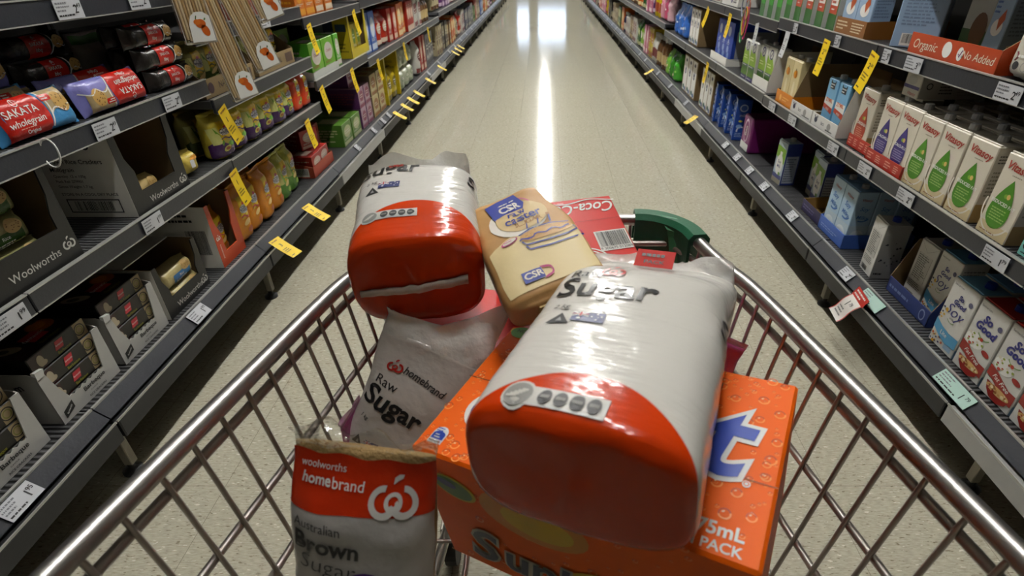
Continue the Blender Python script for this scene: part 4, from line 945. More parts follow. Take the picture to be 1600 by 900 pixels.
def sg(kind): return carton(.108, .222, .085, CARD('#c4c3be'), sogood(kind), sg_side, CAPB, .12, .6, CARD('#a82a20') if kind == 'fat' else CARD('#6fa8cc'))
SF, SL = sg('fat'), sg('lite')
for q, y in enumerate((1.178, 1.064, .95)): shelf_put(SF, 'soy_milk_carton', 'white soy milk carton with a red Fat Free band, %s of the front row' % ['leftmost', 'middle', 'rightmost'][q], 'carton', 'R', y, Z1, .024)
shelf_put(SL, 'soy_milk_carton', 'white soy milk carton with a light blue Lite band in the front row', 'carton', 'R', 1.292, Z1, .024)
for r_ in (1, 2):
    for y in (1.178, 1.064): shelf_put(SF, 'soy_milk_carton', 'blue capped carton in the rows behind the Fat Free cartons', 'carton', 'R', y, Z1, .024 + .09 * r_, 'soy cartons behind the Fat Free ones')
    shelf_put(SL, 'soy_milk_carton', ('blue capped soy carton standing just behind the Lite carton', 'blue capped soy carton two back from the Lite carton')[r_ - 1], 'carton', 'R', 1.305, Z1, .024 + .092 * r_)
BLT = CARD('#26356a')
def bl(b, fr, w, h): b.scribble(fr, w*.06, h*.3, w*.7, h*.7, 1, M('#6f7ea8', .5), .001); b.ell(fr, w*.86, h*.5, w*.06, h*.36, M('#8f9ab8', .5), .001, 16); b.ell(fr, w*.86, h*.5, w*.045, h*.27, BLT, .0014, 16)
shelf_put(tray(.235, .34, .055, .21, BLT, KRAFT, design=bl, left=.20, right=.17, cut=.05), 'display_tray', 'dark blue lipped brown case on the right bottom shelf', 'tray', 'R', 1.515, Z1, .045)
def uht(b, fr, w, h):
    b.rect(fr, w*.15, h*.35, w*.85, h*.80, M('#b3b2ad', .5), .0006)
    for x in (.15, .35, .55, .85): b.rect(fr, w*x - .0006, h*.35, w*x + .0006, h*.8, M('#55534f', .5), .001)
    b.scribble(fr, w*.17, h*.37, w*.83, h*.78, 12, M('#55534f', .5), .001); b.scribble(fr, w*.12, h*.2, w*.88, h*.32, 4, M('#55534f', .5), .001)
    b.barcode(fr, w*.08, h*.015, w*.62, h*.14, .0008, False); b.line(fr, [(w*.02, h*.98), (w*.5, h*.84), (w*.98, h*.98)], .0012, M('#8a8984', .5), .0008)
def uhts(b, fr, w, h): rd = random.Random(9); b.rect(fr, .001, .001, w - .001, h - .001, M('#8d8d8c', .45), .0004); fruit(b, fr, w, h, .1, .25, .9, .7, 14, ['#1c1c2a', '#2a2a3a', '#3a3a4a'], rd, .0008); b.scribble(fr, w*.1, h*.05, w*.6, h*.13, 1, INK, .001)
UH = carton(.092, .212, .085, CARD('#bdbcb7'), uht, uhts, CAPB, .05, .55)
shelf_put(UH, 'milk_carton', 'white carton with a blue cap and nutrition table, standing loose beside the blue tray', 'carton', 'R', 1.752, Z1, .028, None, -.10)
shelf_put(UH, 'milk_carton', 'white carton with a blue cap and nutrition table, inside the brown case', 'carton', 'R', 1.56, Z1 + .004, .085)
shelf_put(carton(.098, .222, .085, CARD('#c4c3be'), sogood('lite'), sg_side, CAPB, .12, .6, CARD('#6fa8cc')), 'soy_milk_carton', 'soy milk carton partly hidden inside the brown case', 'carton', 'R', 1.455, Z1 + .004, .085)
def milky(b, fr, w, h):
    b.rect(fr, w*.02, h*.001, w*.98, h*.40, M('#a9bcc8', .4), .0004); b.text(fr, 'Vitasoy', w*.5, h*.86, w*.17, NAME, .001, .015, .2, -.05)
    LBL = M('#3a6ab0', .4); b.text(fr, 'Soy', w*.5, h*.70, w*.30, LBL, .0012, .012, .25, -.1); b.text(fr, 'Milky', w*.5, h*.55, w*.27, LBL, .0012, .012, .25, -.1); b.arc(fr, w*.52, h*.58, w*.32, w*.40, 240, 330, LBL, .001, 10, .8)
    b.ell(fr, w*.5, h*.2, w*.36, h*.12, M('#c9d2d4', .4), .0008, 18); b.ell(fr, w*.6, h*.1, w*.08, h*.03, M('#5f9a3a', .4), .001, 10, .5)
MK = carton(.098, .235, .08, CARD('#9db9d0'), milky, milky, CAPW, .05, .55, CARD('#7fa9d4'))
for q, y in enumerate((2.092, 1.992)): shelf_put(MK, 'soy_milk_carton', ('light blue milky soy carton at the front of the blue tray, left', 'light blue milky soy carton at the front of the blue tray, right')[q], 'carton', 'R', y, Z1 + .004, .034)
for r_ in (1, 2):
    for q, y in enumerate((2.092, 1.992)): shelf_put(MK, 'soy_milk_carton', 'light blue milky soy carton behind the front pair in the blue tray', 'carton', 'R', y, Z1 + .004, .034 + .083 * r_, 'rear cartons in the blue tray')
BT = CARD('#3f63b4')
def btl(b, fr, w, h): b.scribble(fr, w*.1, h*.3, w*.8, h*.6, 2, M('#8fa4d4', .5), .001)
def bts(b, LF, RT, d, h): b.scribble(RT, d*.1, .012, d*.7, .05, 3, M('#8fa4d4', .5), .001) if False else b.scribble(LF, d*.3, .012, d*.9, .04, 2, M('#8fa4d4', .5), .001)
shelf_put(tray(.212, .285, .06, .06, BT, BT, design=btl, sidefn=bts), 'display_tray', 'bright blue tray holding the light blue milky soy cartons', 'tray', 'R', 2.042, Z1, .024)
PTR = CARD('#2a2348')
def ptl(b, fr, w, h): b.scribble(fr, w*.1, h*.3, w*.8, h*.75, 2, M('#6f6a94', .5), .001)
shelf_put(tray(.184, .30, .055, .16, PTR, M('#8f7440', .8), design=ptl, left=.06, right=.15, cut=.1), 'display_tray', 'empty dark purple tray with a brown inside, right of the soy milk cartons', 'tray', 'R', 2.243, Z1, .026)
def soym(b, fr, w, h):
    b.rect(fr, w*.02, 0.001, w*.98, h*.12, M('#8f8a7a', .4), .0005); b.rect(fr, w*.02, h*.12, w*.98, h*.22, M('#3a3f78', .4), .0006); b.shape(fr, [(w*.02, h*.62), (w*.98, h*.50), (w*.98, h*.84), (w*.02, h*.88)], M('#6f9a2a', .4), .0006)
    b.ell(fr, w*.52, h*.45, w*.36, h*.24, PW, .001, 20); b.rect(fr, w*.40, h*.66, w*.64, h*.76, PW, .001); b.text(fr, 'Soy', w*.52, h*.52, w*.24, M('#2a3070', .4), .0014, .01); b.text(fr, 'Milk', w*.52, h*.41, w*.22, M('#2a3070', .4), .0014, .01); b.ell(fr, w*.7, h*.25, w*.12, h*.04, M('#5f8a2a', .4), .0014, 10)
def soyms(b, fr, w, h): b.rect(fr, .001, .001, w - .001, h - .001, M('#2b3a80', .45), .0004); b.rect(fr, w*.1, h*.05, w*.9, h*.7, M('#a8b0c0', .5), .0008); b.scribble(fr, w*.15, h*.08, w*.85, h*.66, 10, M('#5f6678', .5), .0012)
SM = carton(.095, .215, .078, CARD('#a3b4c4'), soym, soyms, CAPW, .05, .55)
shelf_put(SM, 'soy_milk_carton', 'soy milk carton with a white bottle print standing alone at the front', 'carton', 'R', 2.68, Z1, .03, None, .08)
for q, (y, i_) in enumerate(((2.50, .13), (2.39, .10))): shelf_put(SM, 'soy_milk_carton', ('soy milk carton with a white bottle print, further one at the back', 'soy milk carton with a white bottle print, nearer one at the back')[q], 'carton', 'R', y, Z1, i_, None, -.05)
for q, y in enumerate((2.23, 2.12)): shelf_put(MK, 'soy_milk_carton', ('light blue carton at the back behind the empty purple tray', 'light blue carton at the back, left of the blue tray rows')[q], 'carton', 'R', y + .03, Z1, .335)
# shrink-wrapped purple six pack
def purp():
    b = MB(); w, h, d = .15, .205, .40; PP = M('#6a1a5c', .25, bump=.3, bs=30); S_ = M('#b58fae', .35)
    b.box(-w/2, w/2, 0, d, 0, h, PP, .012, 3); FR, LF, RT, TP = fronts(w, h, d)
    b.rect(FR, .012, .008, w - .012, .05, PW, .0008); b.ell(FR, w*.5, h*.58, w*.26, h*.34, S_, .0008, 20); b.ell(FR, w*.5, h*.58, w*.2, h*.28, PP, .0012, 20); b.text(FR, 'Skim', w*.5, h*.58, .03, PW, .0016, .01, 0, math.pi/2)
    for f in (LF,):
        b.rect(f, .012, .008, d - .012, .03, PW, .0008); b.text(f, '3x1 Litre', d*.52, h*.68, .042, M('#2a0a26', .4), .0012, .01); b.text(f, 'Skinny', d*.55, h*.42, .05, M('#b06aa4', .4), .0012, .005); b.text(f, 'milk', d*.55, h*.22, .04, M('#b06aa4', .4), .0012, .005)
        b.shape(f, [(d*.86, h*.1), (d*.92, h*.1), (d*.84, h*.55), (d*.78, h*.55)], S_, .0012)
    return one('milk_pack', b)
PURP = purp()
shelf_put(PURP, 'milk_pack', 'shrink wrapped purple milk multipack on the right bottom shelf', 'pack', 'R', 3.215, Z1, .03)
def bluep(b, fr, w, h):
    b.ell(fr, w*.5, h*.80, w*.28, h*.09, M('#a9b8d4', .4), .001, 18); b.ell(fr, w*.5, h*.80, w*.2, h*.065, M('#1f4a9a', .4), .0014, 18); b.text(fr, 'milk', w*.5, h*.62, w*.26, M('#a9b8d4', .4), .001, .01, .1); b.ell(fr, w*.4, h*.48, w*.14, h*.025, M('#b8b83a', .4), .001, 12)
    b.arc(fr, w*.5, h*.25, w*.2, w*.3, 60, 200, M('#c9d4e4', .4), .001, 14); b.scribble(fr, w*.15, h*.08, w*.85, h*.2, 3, M('#8fa8d4', .5), .001); b.ell(fr, w*.35, h*.35, w*.2, h*.05, M('#7fa4d4', .4), .001, 14)
BP = carton(.115, .25, .09, M('#1d4494', .26, bump=.15, bs=40), bluep, bluep, None, ridge=False)
for q, y in enumerate((3.93, 3.78, 3.63, 3.48)): shelf_put(BP, 'milk_carton', 'blue plastic wrapped milk pack, %s in the row left of the purple multipack' % ['furthest', 'second furthest', 'third furthest', 'nearest'][q], 'pack', 'R', y, Z1, .03, None, -.18)
def wbot(b, fr, w, h):
    for k in range(3):
        x = w*(.18 + .32*k); b.rect(fr, x - w*.14, h*.04, x + w*.14, h*.97, PW, .0006); b.ell(fr, x, h*.86, w*.06, h*.045, M('#2a2a4a', .5), .001, 12); b.text(fr, 'M', x, h*.6, w*.16, M('#3a3a5a', .5), .001, .01); b.ell(fr, x, h*.52, w*.04, h*.03, M('#3a3a5a', .5), .001, 10); b.ell(fr, x - w*.05, h*.14, w*.06, h*.06, M('#1f5a4a', .5), .001, 12); b.ell(fr, x + w*.06, h*.1, w*.05, h*.06, M('#2a4a8a', .5), .001, 12)
WBX = carton(.34, .29, .30, KRAFT, wbot, None, None, ridge=False, name='bottle_case')
shelf_put(WBX, 'bottle_case', 'brown case of white milk cartons on the bottom shelf, nearer one', 'case', 'R', 4.17, Z1, .03)
shelf_put(carton(.46, .29, .30, KRAFT, wbot, None, None, ridge=False, name='bottle_case'), 'bottle_case', 'brown case of white milk cartons on the bottom shelf, further one', 'case', 'R', 4.72, Z1, .03)
shelf_put(carton(.30, .26, .30, KRAFT, wbot, None, None, ridge=False, name='bottle_case'), 'bottle_case', 'brown case of white milk cartons on the right middle shelf', 'case', 'R', 4.72, .522, .02)
# crinkled film bags
def crinkle(w, h, d, hexc, seed, name='snack_bag', spots=None):
    S = Sack(w, h, d, n=2.3, top=.12, topw=1.0, start=.5, amp=.012, seed=seed, round_=.02, freq=26)
    b = MB(); S.build(b, M(hexc, .18, bump=.5, bs=50), 32, 22)
    if spots:
        for c in spots: b.ell(S.top_at, RND.uniform(-w*.3, w*.3), RND.uniform(h*.2, h*.7), w*.09, w*.07, M(c, .3), .004, 10)
    b.v = [(x, d/2 - z, y) for x, y, z in b.v]; return one(name, b)
for q, y in enumerate((5.10, 5.264, 5.428)): shelf_put(crinkle(.15, .24, .12, '#2f62b4', 3 + q, spots=['#c9d8ec', '#8fb0dc', '#c9d8ec', '#1c3c8a']), 'snack_bag', 'crinkled shiny blue bag on the middle shelf, %s of three' % ['nearest', 'middle', 'furthest'][q], 'bag', 'R', y, .522, .02)
for q, y in enumerate((5.80, 5.98, 6.16)): shelf_put(crinkle(.16, .25, .12, ['#c9a2ac', '#b8506e', '#c98a98'][q], 13 + q, spots=['#b82a5a', '#d9c8c8', '#c02a6a']), 'snack_bag', '%s bag on the middle shelf beyond the blue bags' % ['pale pink', 'deep pink', 'rose pink'][q], 'bag', 'R', y, .572, .02)
for q, y in enumerate((5.28, 5.45, 5.62)): shelf_put(crinkle(.16, .22, .13, ['#3f9a2a', '#2f7a1e', '#6fae3a'][q], 23 + q, spots=['#7fc04a', '#1f5a16', '#c9b88a']), 'snack_bag', '%s bag on the right bottom shelf' % ['bright green', 'dark green', 'light green'][q], 'bag', 'R', y, Z1, .02)
# pouch at the top right corner
def abc():
    w, h, d = .13, .22, .09
    S = Sack(w, h, d, n=2.6, top=.2, topw=1.0, start=.6, amp=.003, seed=40, round_=.02)
    b = MB(); S.build(b, M('#b8b4a8', .4, bump=.15, bs=30), 40, 28); fr = S.top_at; PUR = M('#5a2a4e', .4)
    b.grid(lambda u, v: fr(-.07 + .14 * u, .15 + .06 * v + .012 * math.sin(u * 5), .001), 14, 6, M('#5f8f2a', .4))
    b.ell(fr, .012, .115, .045, .048, PW, .0016, 24, 0, 2); b.arc(fr, .012, .115, .040, .044, 0, 360, PUR, .0022, 24); b.text(fr, 'Az', .012, .128, .034, PUR, .0024, .02); b.text(fr, 'M', .016, .100, .034, PUR, .0024, .02)
    b.shape(fr, [(-.035, .055), (.055, .058), (.05, .048), (.055, .038), (-.035, .034), (-.026, .045)], M('#6e1f2e', .4), .0018); b.scribble(fr, -.022, .039, .045, .053, 1, PW, .0024)
    tri_mark(b, fr, -.048, .022, .012); b.ell(fr, -.022, .024, .012, .010, INK, .0012, 14); 
    for k in range(2): b.arc(fr, .008 + .026 * k, .024, .009, .011, 0, 360, M('#8a8a86', .5), .0014, 14)
    b.v = [(x, d/2 - z, y) for x, y, z in b.v]; return one('flour_bag', b)
shelf_put(abc(), 'flour_bag', 'pale bag with a green top and maroon ribbon in the top right corner', 'bag', 'R', 1.415, Z3, .004)
# white carton and hair ties at the far end of the right top shelf
shelf_put(carton(.34, .12, .25, WHITE, lambda b, fr, w, h: (b.ell(fr, w*.65, h*.3, w*.04, h*.15, M('#3a3466', .5), .001, 12), b.scribble(fr, w*.74, h*.15, w*.95, h*.4, 2, INK, .001)), None, None, ridge=False, name='display_case'), 'display_case', 'low white case on the right upper shelf beyond the hair ties', 'case', 'R', 3.92, .862, .02)
def loops():
    r = bpy.data.objects.new('hair_tie_strip', None); COL.objects.link(r); r.location = at_shelf(1.118, 3.32, .74); r.scale = (SU, SU, SU); tag(r, 'hanging strip of coloured elastic hair ties clipped to the right top shelf', 'hair ties')
    b = MB(); b.box(-.002, .002, -.008, .008, .06, .20, M('#8a8680', .4)); b.build('clip_strip', r)
    for k, (c, dy, z0, l) in enumerate((('#b02a6a', -.012, 0, .16), ('#5a9a6a', .02, -.02, .17), ('#c98a2a', .0, .02, .14), ('#a05a4a', -.03, .10, .10), ('#8a8a9a', .03, .11, .09))):
        b = MB(); P = []
        for i in range(24):
            t = 2 * math.pi * i / 24; P.append((-.006 - .003 * k, dy + .032 * math.sin(t) * (1 - .35 * math.cos(t)), z0 + l/2 - l/2 * math.cos(t)))
        b.tube(P, .0035, M(c, .5), 6, True); b.build('hair_tie', r)['label'] = ['pink elastic loop', 'green elastic loop', 'orange elastic loop', 'brown elastic loop', 'grey elastic loop'][k]
loops()
# ------------------------------------------------------------------ left shelves
BLK = M('#1a1a18', .42, bump=.03, bs=90); LOGOW = M('#b9b8b2', .45)
def brown_text_box(b, LF):
    T = M('#17171a', .5)
    b.text(LF, 'Woolworths', .110, .208, .022, T, .001, .012); b.logo(LF, .196, .210, .018, T)
    b.text(LF, 'Brown Rice Crackers', .080, .163, .0175, T, .001, .008, 0, 0, 1, 'LEFT'); b.text(LF, 'Multigrain', .080, .140, .0165, T, .001, .008, 0, 0, 1, 'LEFT')
    b.text(LF, 'Quantity: 12 x 100g', .082, .122, .011, T, .001, .006, 0, 0, 1, 'LEFT'); b.text(LF, 'Pack Ref: 279901', .082, .107, .011, T, .001, .006, 0, 0, 1, 'LEFT'); b.text(LF, 'Gross Weight: 1.7 kg', .082, .092, .011, T, .001, .006, 0, 0, 1, 'LEFT')
    b.text(LF, 'STORE IN A COOL DRY PLACE', .160, .069, .0115, T, .001, .008)
    x0, x1, y0, y1 = .085, .235, .014, .055
    for q in ((x0, y0, x1, y0 + .003), (x0, y1 - .003, x1, y1), (x0, y0, x0 + .003, y1), (x1 - .003, y0, x1, y1)): b.rect(LF, *q, T, .001)
    rd = random.Random(2); x = x0 + .02
    while x < x1 - .022: w = rd.choice((.001, .0016, .0026)); b.rect(LF, x, y0 + .006, x + w, y1 - .006, T, .001); x += w + rd.choice((.001, .0018, .0026))
def window_case(w, h, d, front, side, word=True, logo=True, sidefn=None, lip=.07, rim=.035, tl=True):
    # display case with a window cut in its front panel
    b = MB(); th = .004
    b.box(-w/2, w/2, 0, d, 0, th * .7, side); b.box(-w/2, w/2, d - th, d, 0, h, KRAFT)
    top = h * .97
    for x0, o in ((-w/2, -1), (w/2 - th, 1)):
        b.prism([(0, 0), (d, 0), (d, h), (0, top)], x0, x0 + th, KRAFT, 'x')
        xo = -w/2 - .0008 if o < 0 else w/2; b.prism([(0, 0), (d, 0), (d, h), (0, top)], xo, xo + .0008, side, 'x')
    b.box(-w/2 + th, w/2 - th, th + .1 if False else d*.35, d, h - th, h, side)
    pts = [(-w/2, 0), (w/2, 0), (w/2, top), (w/2 - rim*.55, top), (w/2 - rim*.7, h*.62), (w/2 - rim, h*.50), (w/2 - rim, lip + .01), (w/2 - rim - .01, lip), (-w/2 + rim + .01, lip), (-w/2 + rim, lip + .01), (-w/2 + rim, h*.50), (-w/2 + rim*.7, h*.62), (-w/2 + rim*.55, top), (-w/2, top)]
    # the U-shaped front as three pieces
    b.box(-w/2, w/2, -.001, th - .001, 0, lip, front)
    b.prism([(-w/2, lip), (-w/2 + rim, lip), (-w/2 + rim, h*.5), (-w/2 + rim*.6, h*.68), (-w/2 + rim*.5, top), (-w/2, top)], -.001, th - .001, front, 'y')
    b.prism([(w/2, lip), (w/2, top), (w/2 - rim*.5, top), (w/2 - rim*.6, h*.68), (w/2 - rim, h*.5), (w/2 - rim, lip)], -.001, th - .001, front, 'y')
    FR = frame((-w/2, -.001, 0), (1, 0, 0), (0, 0, 1)); LF = frame((-w/2 - .0008, d, 0), (0, -1, 0), (0, 0, 1)); RT = frame((w/2 + .0008, 0, 0), (0, 1, 0), (0, 0, 1))
    if word: b.text(FR, 'Woolworths', w*.52, lip*.42, min(.0275, lip*.44), LOGOW, .001, .004)
    if logo: b.logo(FR, w*.90, lip*.52, min(.019, lip*.30), LOGOW)
    if sidefn: sidefn(b, LF)
    return one('display_case', b)
def cracker(b, fr, cx, cy, rx, ry, rot=0, col='#b8904a', off=.0014):
    b.ell(fr, cx, cy, rx, ry, M(col, .55), off, 20, rot, 2); rd = random.Random(int(cx * 1e4))
    for _ in range(14): a = rd.random() * 6.28; q = rd.random() ** .5 * .85; b.ell(fr, cx + rx*q*math.cos(a), cy + ry*q*math.sin(a), rx*.09, ry*.09, M('#6b4a1c', .6), off + .0006, 6)
# ---- rice cracker packets: a pillow with flat crimped ends
class Log:
    def __init__(s, w, h, d, seed=0, amp=.002, seal=.09): s.w, s.h, s.d, s.seed, s.amp, s.seal = w, h, d, seed, amp, seal
    def k(s, u):
        e = min(u, 1 - u); q = min(1, max(0, (e - s.seal * .4) / s.seal)); return .04 + .96 * (q * q * (3 - 2 * q)) ** .6
    def raw(s, u, a):
        k = s.k(u); c, q = math.cos(a), math.sin(a); n = 2 / 3.2
        y = s.d/2 - math.copysign(abs(c) ** n, c) * s.d/2 * k; z = s.h/2 + math.copysign(abs(q) ** n, q) * s.h/2 * (.93 + .07 * (1 - k))
        P = Vector((-s.w/2 + u * s.w, y, z)); f = P * 30 + Vector((s.seed, 0, s.seed)); g = s.amp * (1 + 2.5 * (1 - k))
        return P + Vector((noise.noise(f) * .3, noise.noise(f + Vector((7, 1, 2))), noise.noise(f + Vector((1, 8, 3))) * .6)) * g
    def fr(s, a, b_, off=0.):
        u = min(1, max(0, a / s.w)); t = max(-1, min(1, 2 * b_ / s.h - 1)); an = math.copysign(math.asin(min(1, abs(t)) ** (3.2/2)) if abs(t) < 1 else math.pi/2, t)
        p = s.raw(u, an); return p + Vector((0, -off * max(.25, math.cos(an)), off * math.sin(an)))
    def build(s, b, m):
        A = [2 * math.pi * k / 28 for k in range(28)]; b.rings([[s.raw(i / 26, a) for a in A] for i in range(27)], m)
def cracker_pack(body, panel, flip=False, w=.235, h=.093, d=.06, detail=True, seed=1., word2='wholegrain', cream=True):
    L_ = Log(w, h, d, seed); b = MB(); L_.build(b, FOIL(body))
    fr = (lambda a, q, off=0.: L_.fr(w - a, h - q, off)) if flip else L_.fr
    RD = FOIL('#b01d12'); PWF = M('#d6d4ce', .35)
    x0, x1 = (w*.34, w*.62) if word2 == 'bbq' else (w*.08, w*.55)
    b.grid(lambda u, v: fr(x0 + (x1 - x0 + .012 * math.sin(v * 3.1)) * u, h*.02 + h*.96 * v, .0012), 12, 12, RD)
    if cream: b.grid(lambda u, v: fr(x1 + .016 + (w*.92 - x1 - .016) * u, h*(.32 + .14 * abs(math.sin(u * 5))) + (h*.97 - h*(.32 + .14 * abs(math.sin(u * 5)))) * v, .0011), 16, 6, FOIL('#a8946e'))
    b.line(fr, [(x1 + .012 + .010 * math.sin(i * .25), h*(.98 - .06*i)) for i in range(16)], .004, PWF, .0016)
    b.line(fr, [(x1 + .015 + (w*.36) * i / 20, h*(.34 + .16 * abs(math.sin(i * .32)))) for i in range(20)], .003, PWF, .0018)
    tx = (x0 + x1) / 2; b.text(fr, 'SAKATA', tx, h*.62, h*(.27 if word2 != 'bbq' else .2), PWF, .002, .006); b.text(fr, word2, tx, h*.36, h*.24, PWF, .002, .006, .2)
    b.arc(fr, tx, h*.84, h*.075, h*.09, 0, 330, PWF, .002, 16); b.line(fr, [(tx, h*.84), (tx, h*.92)], .002, PWF, .002)
    if detail: b.text(fr, 'Original', w*.33, h*.13, h*.12, PWF, .002, .004); b.scribble(fr, w*.2, h*.2, w*.44, h*.25, 1, M('#d98a7a', .5), .002); b.rect(fr, w*.60, h*.70, w*.73, h*.86, RD, .0018, 2, 2); b.scribble(fr, w*.615, h*.72, w*.715, h*.84, 2, PWF, .0024)
    cracker(b, fr, w*.80, h*.60, w*.085, h*.27, .3, off=.0018)
    return one('cracker_packet', b)
def lput(P, name, lab, cat, y, z, inset=0., group=None, turn=0., rx=0., ry=0.): return shelf_put(P, name, lab, cat, 'L', y, z, inset, group, turn, rx, ry)
SB = cracker_pack('#3c7fb0', None); SP = cracker_pack('#7a78b4', None, True, .26, .088, seed=3.); SPD = cracker_pack('#6a6aa6', None, False, .235, .074, .055, False, 5.); SBD = cracker_pack('#4a86b0', None, False, .235, .078, .055, False, 8.); SK = cracker_pack('#26221f', None, False, .225, .06, .06, False, 6., 'bbq', False)
ZL = .785
lput(SB, 'cracker_packet', 'blue and red wholegrain cracker packet leaning at the front of the left shelf', 'packet', 1.285, ZL, -.004, None, 0, -.28)
lput(SB, 'cracker_packet', 'second blue and red cracker packet just behind the leaning one', 'packet', 1.275, ZL + .004, .078, None, 0, -.25)
lput(SP, 'cracker_packet', 'purple cracker packet lying upside down at the front of the left shelf', 'packet', 1.553, ZL, -.004, None, 0, -.28)
lput(SP, 'cracker_packet', 'second purple cracker packet tucked behind the upside down one', 'packet', 1.56, ZL + .004, .076, None, 0, -.25)
for k in range(3): lput(SK, 'cracker_packet', 'black cracker packet with a red label at the front, %s of three stacked' % ['lowest', 'middle', 'topmost'][k], 'packet', 1.832 - .012 * k, ZL + .0615 * k, .012 + .006 * k)
for k in range(3):
    lput(SBD, 'cracker_packet', 'light blue packet in the pile at the left edge, %s of three' % ['lowest', 'middle', 'topmost'][k], 'packet', 1.10 + .012 * k, ZL + .0795 * k, .165 + .012 * (k % 2))
    lput(SPD, 'cracker_packet', 'purple packet in the pile behind the front packets, %s of three' % ['lowest', 'middle', 'topmost'][k], 'packet', 1.375 - .035 * k, ZL + .0755 * k, .168 + .012 * k)
for k in range(3): lput(SK, 'cracker_packet', 'black packet in the dark pile at the back, %s of three' % ['lowest', 'middle', 'topmost'][k], 'packet', 1.59 - .012 * k, ZL + .0615 * k, .16 + .012 * k)
for k in range(3): lput(SK, 'cracker_packet', 'black packet behind the front black stack, %s of three' % ['lowest', 'middle', 'topmost'][k], 'packet', 1.83, ZL + .0615 * k, .09)
# white bag with an orange and green print behind
def whitebag():
    S = Sack(.19, .155, .09, n=2.4, top=.3, topw=1.0, start=.6, amp=.006, seed=70, round_=.02); b = MB(); S.build(b, M('#b5aca6', .3, bump=.4, bs=30), 36, 22)
    b.ell(S.top_at, .03, .10, .05, .02, M('#8a3f1c', .4), .002, 18, .2, 2); b.ell(S.top_at, .03, .08, .05, .012, M('#7d8052', .4), .003, 18, .1, 2); b.grid(lambda u, v: S.top_at(-.1 + .2 * u, .125 + .025 * v, .002), 12, 2, M('#3f7a22', .4))
    b.v = [(x, .045 - z, y) for x, y, z in b.v]; return one('snack_bag', b)
lput(whitebag(), 'snack_bag', 'white snack bag with an orange print, behind the topmost black packets', 'bag', 1.82, ZL + .0, .19, None, 0)
# ---- middle left shelf
ZM = .505
GRP = cracker_pack('#8c8a5a', None, False, .19, .075, .06, False, 15., 'rice', False)
def thin_pack(body, panel, w=.17, h=.062, d=.07, seed=1., cr='#a88a52'):
    L_ = Log(w, h, d, seed); b = MB(); L_.build(b, FOIL(body)); b.grid(lambda u, v: L_.fr(w*(.3 + .52*u), h*(.06 + .55*v), .0014), 8, 5, FOIL(panel)); b.text(L_.fr, 'Rice', w*.54, h*.42, h*.2, M('#c9c8c0', .4), .002); b.scribble(L_.fr, w*.36, h*.12, w*.76, h*.28, 2, M('#c9c8c0', .4), .002)
    cracker(b, L_.fr, w*.72, h*.72, w*.13, h*.24, .1, cr, .002); return one('cracker_packet', b)
TG = thin_pack('#7c7850', '#2f4a1e'); TRD = thin_pack('#9a8658', '#8a2a1a', seed=3.); TB = thin_pack('#a89a6a', '#1f5f96', seed=5.)
C1 = window_case(.27, .245, .26, BLK, WHITE, lip=.085)
lput(C1, 'display_case', 'black display case full of green cracker packets on the left middle shelf', 'case', 1.075, ZM, .0)
for k, (y, z, i_) in enumerate(((1.085, .012, .03), (1.075, .078, .035), (1.08, .144, .04))): lput(TG, 'cracker_packet', 'green rice cracker packet in the black case, %s' % ['bottom of the pile', 'middle of the pile', 'top of the pile'][k], 'packet', y, ZM + z, i_)
C2 = window_case(.262, .237, .27, BLK, WHITE, lip=.06, rim=.05, sidefn=brown_text_box)
lput(C2, 'display_case', 'black fronted case with a white printed side and barcode on the left middle shelf', 'case', 1.562, ZM, .0)
for k, (y, z, i_) in enumerate(((1.545, .006, .03), (1.55, .07, .12))): lput(TRD, 'cracker_packet', ('small tan cracker packet with a red label inside the white sided case, lower', 'small tan cracker packet with a red label inside the white sided case, upper')[k], 'packet', y, ZM + z, i_, None, .15)
def wrapper(col, seed, w=.10, h=.07, d=.08):
    L_ = Log(w, h, d, seed, .006, .2); b = MB(); L_.build(b, M(col, .25, bump=.5, bs=50)); b.rect(L_.fr, w*.35, h*.3, w*.55, h*.7, M('#c9c8c4', .4), .003); b.ell(L_.fr, w*.6, h*.75, w*.2, h*.1, M('#c98a2a', .4), .003, 12); return one('wrapped_biscuits', b)
lput(wrapper('#b8a44a', 3.), 'wrapped_biscuits', 'small yellow wrapped packet right of the white sided case', 'packet', 1.775, ZM, .02)
lput(wrapper('#b8a01e', 9., .15, .085), 'wrapped_biscuits', 'yellow wrapped packet at the left edge beside the 1.99 price ticket', 'packet', .865, ZM, .02)
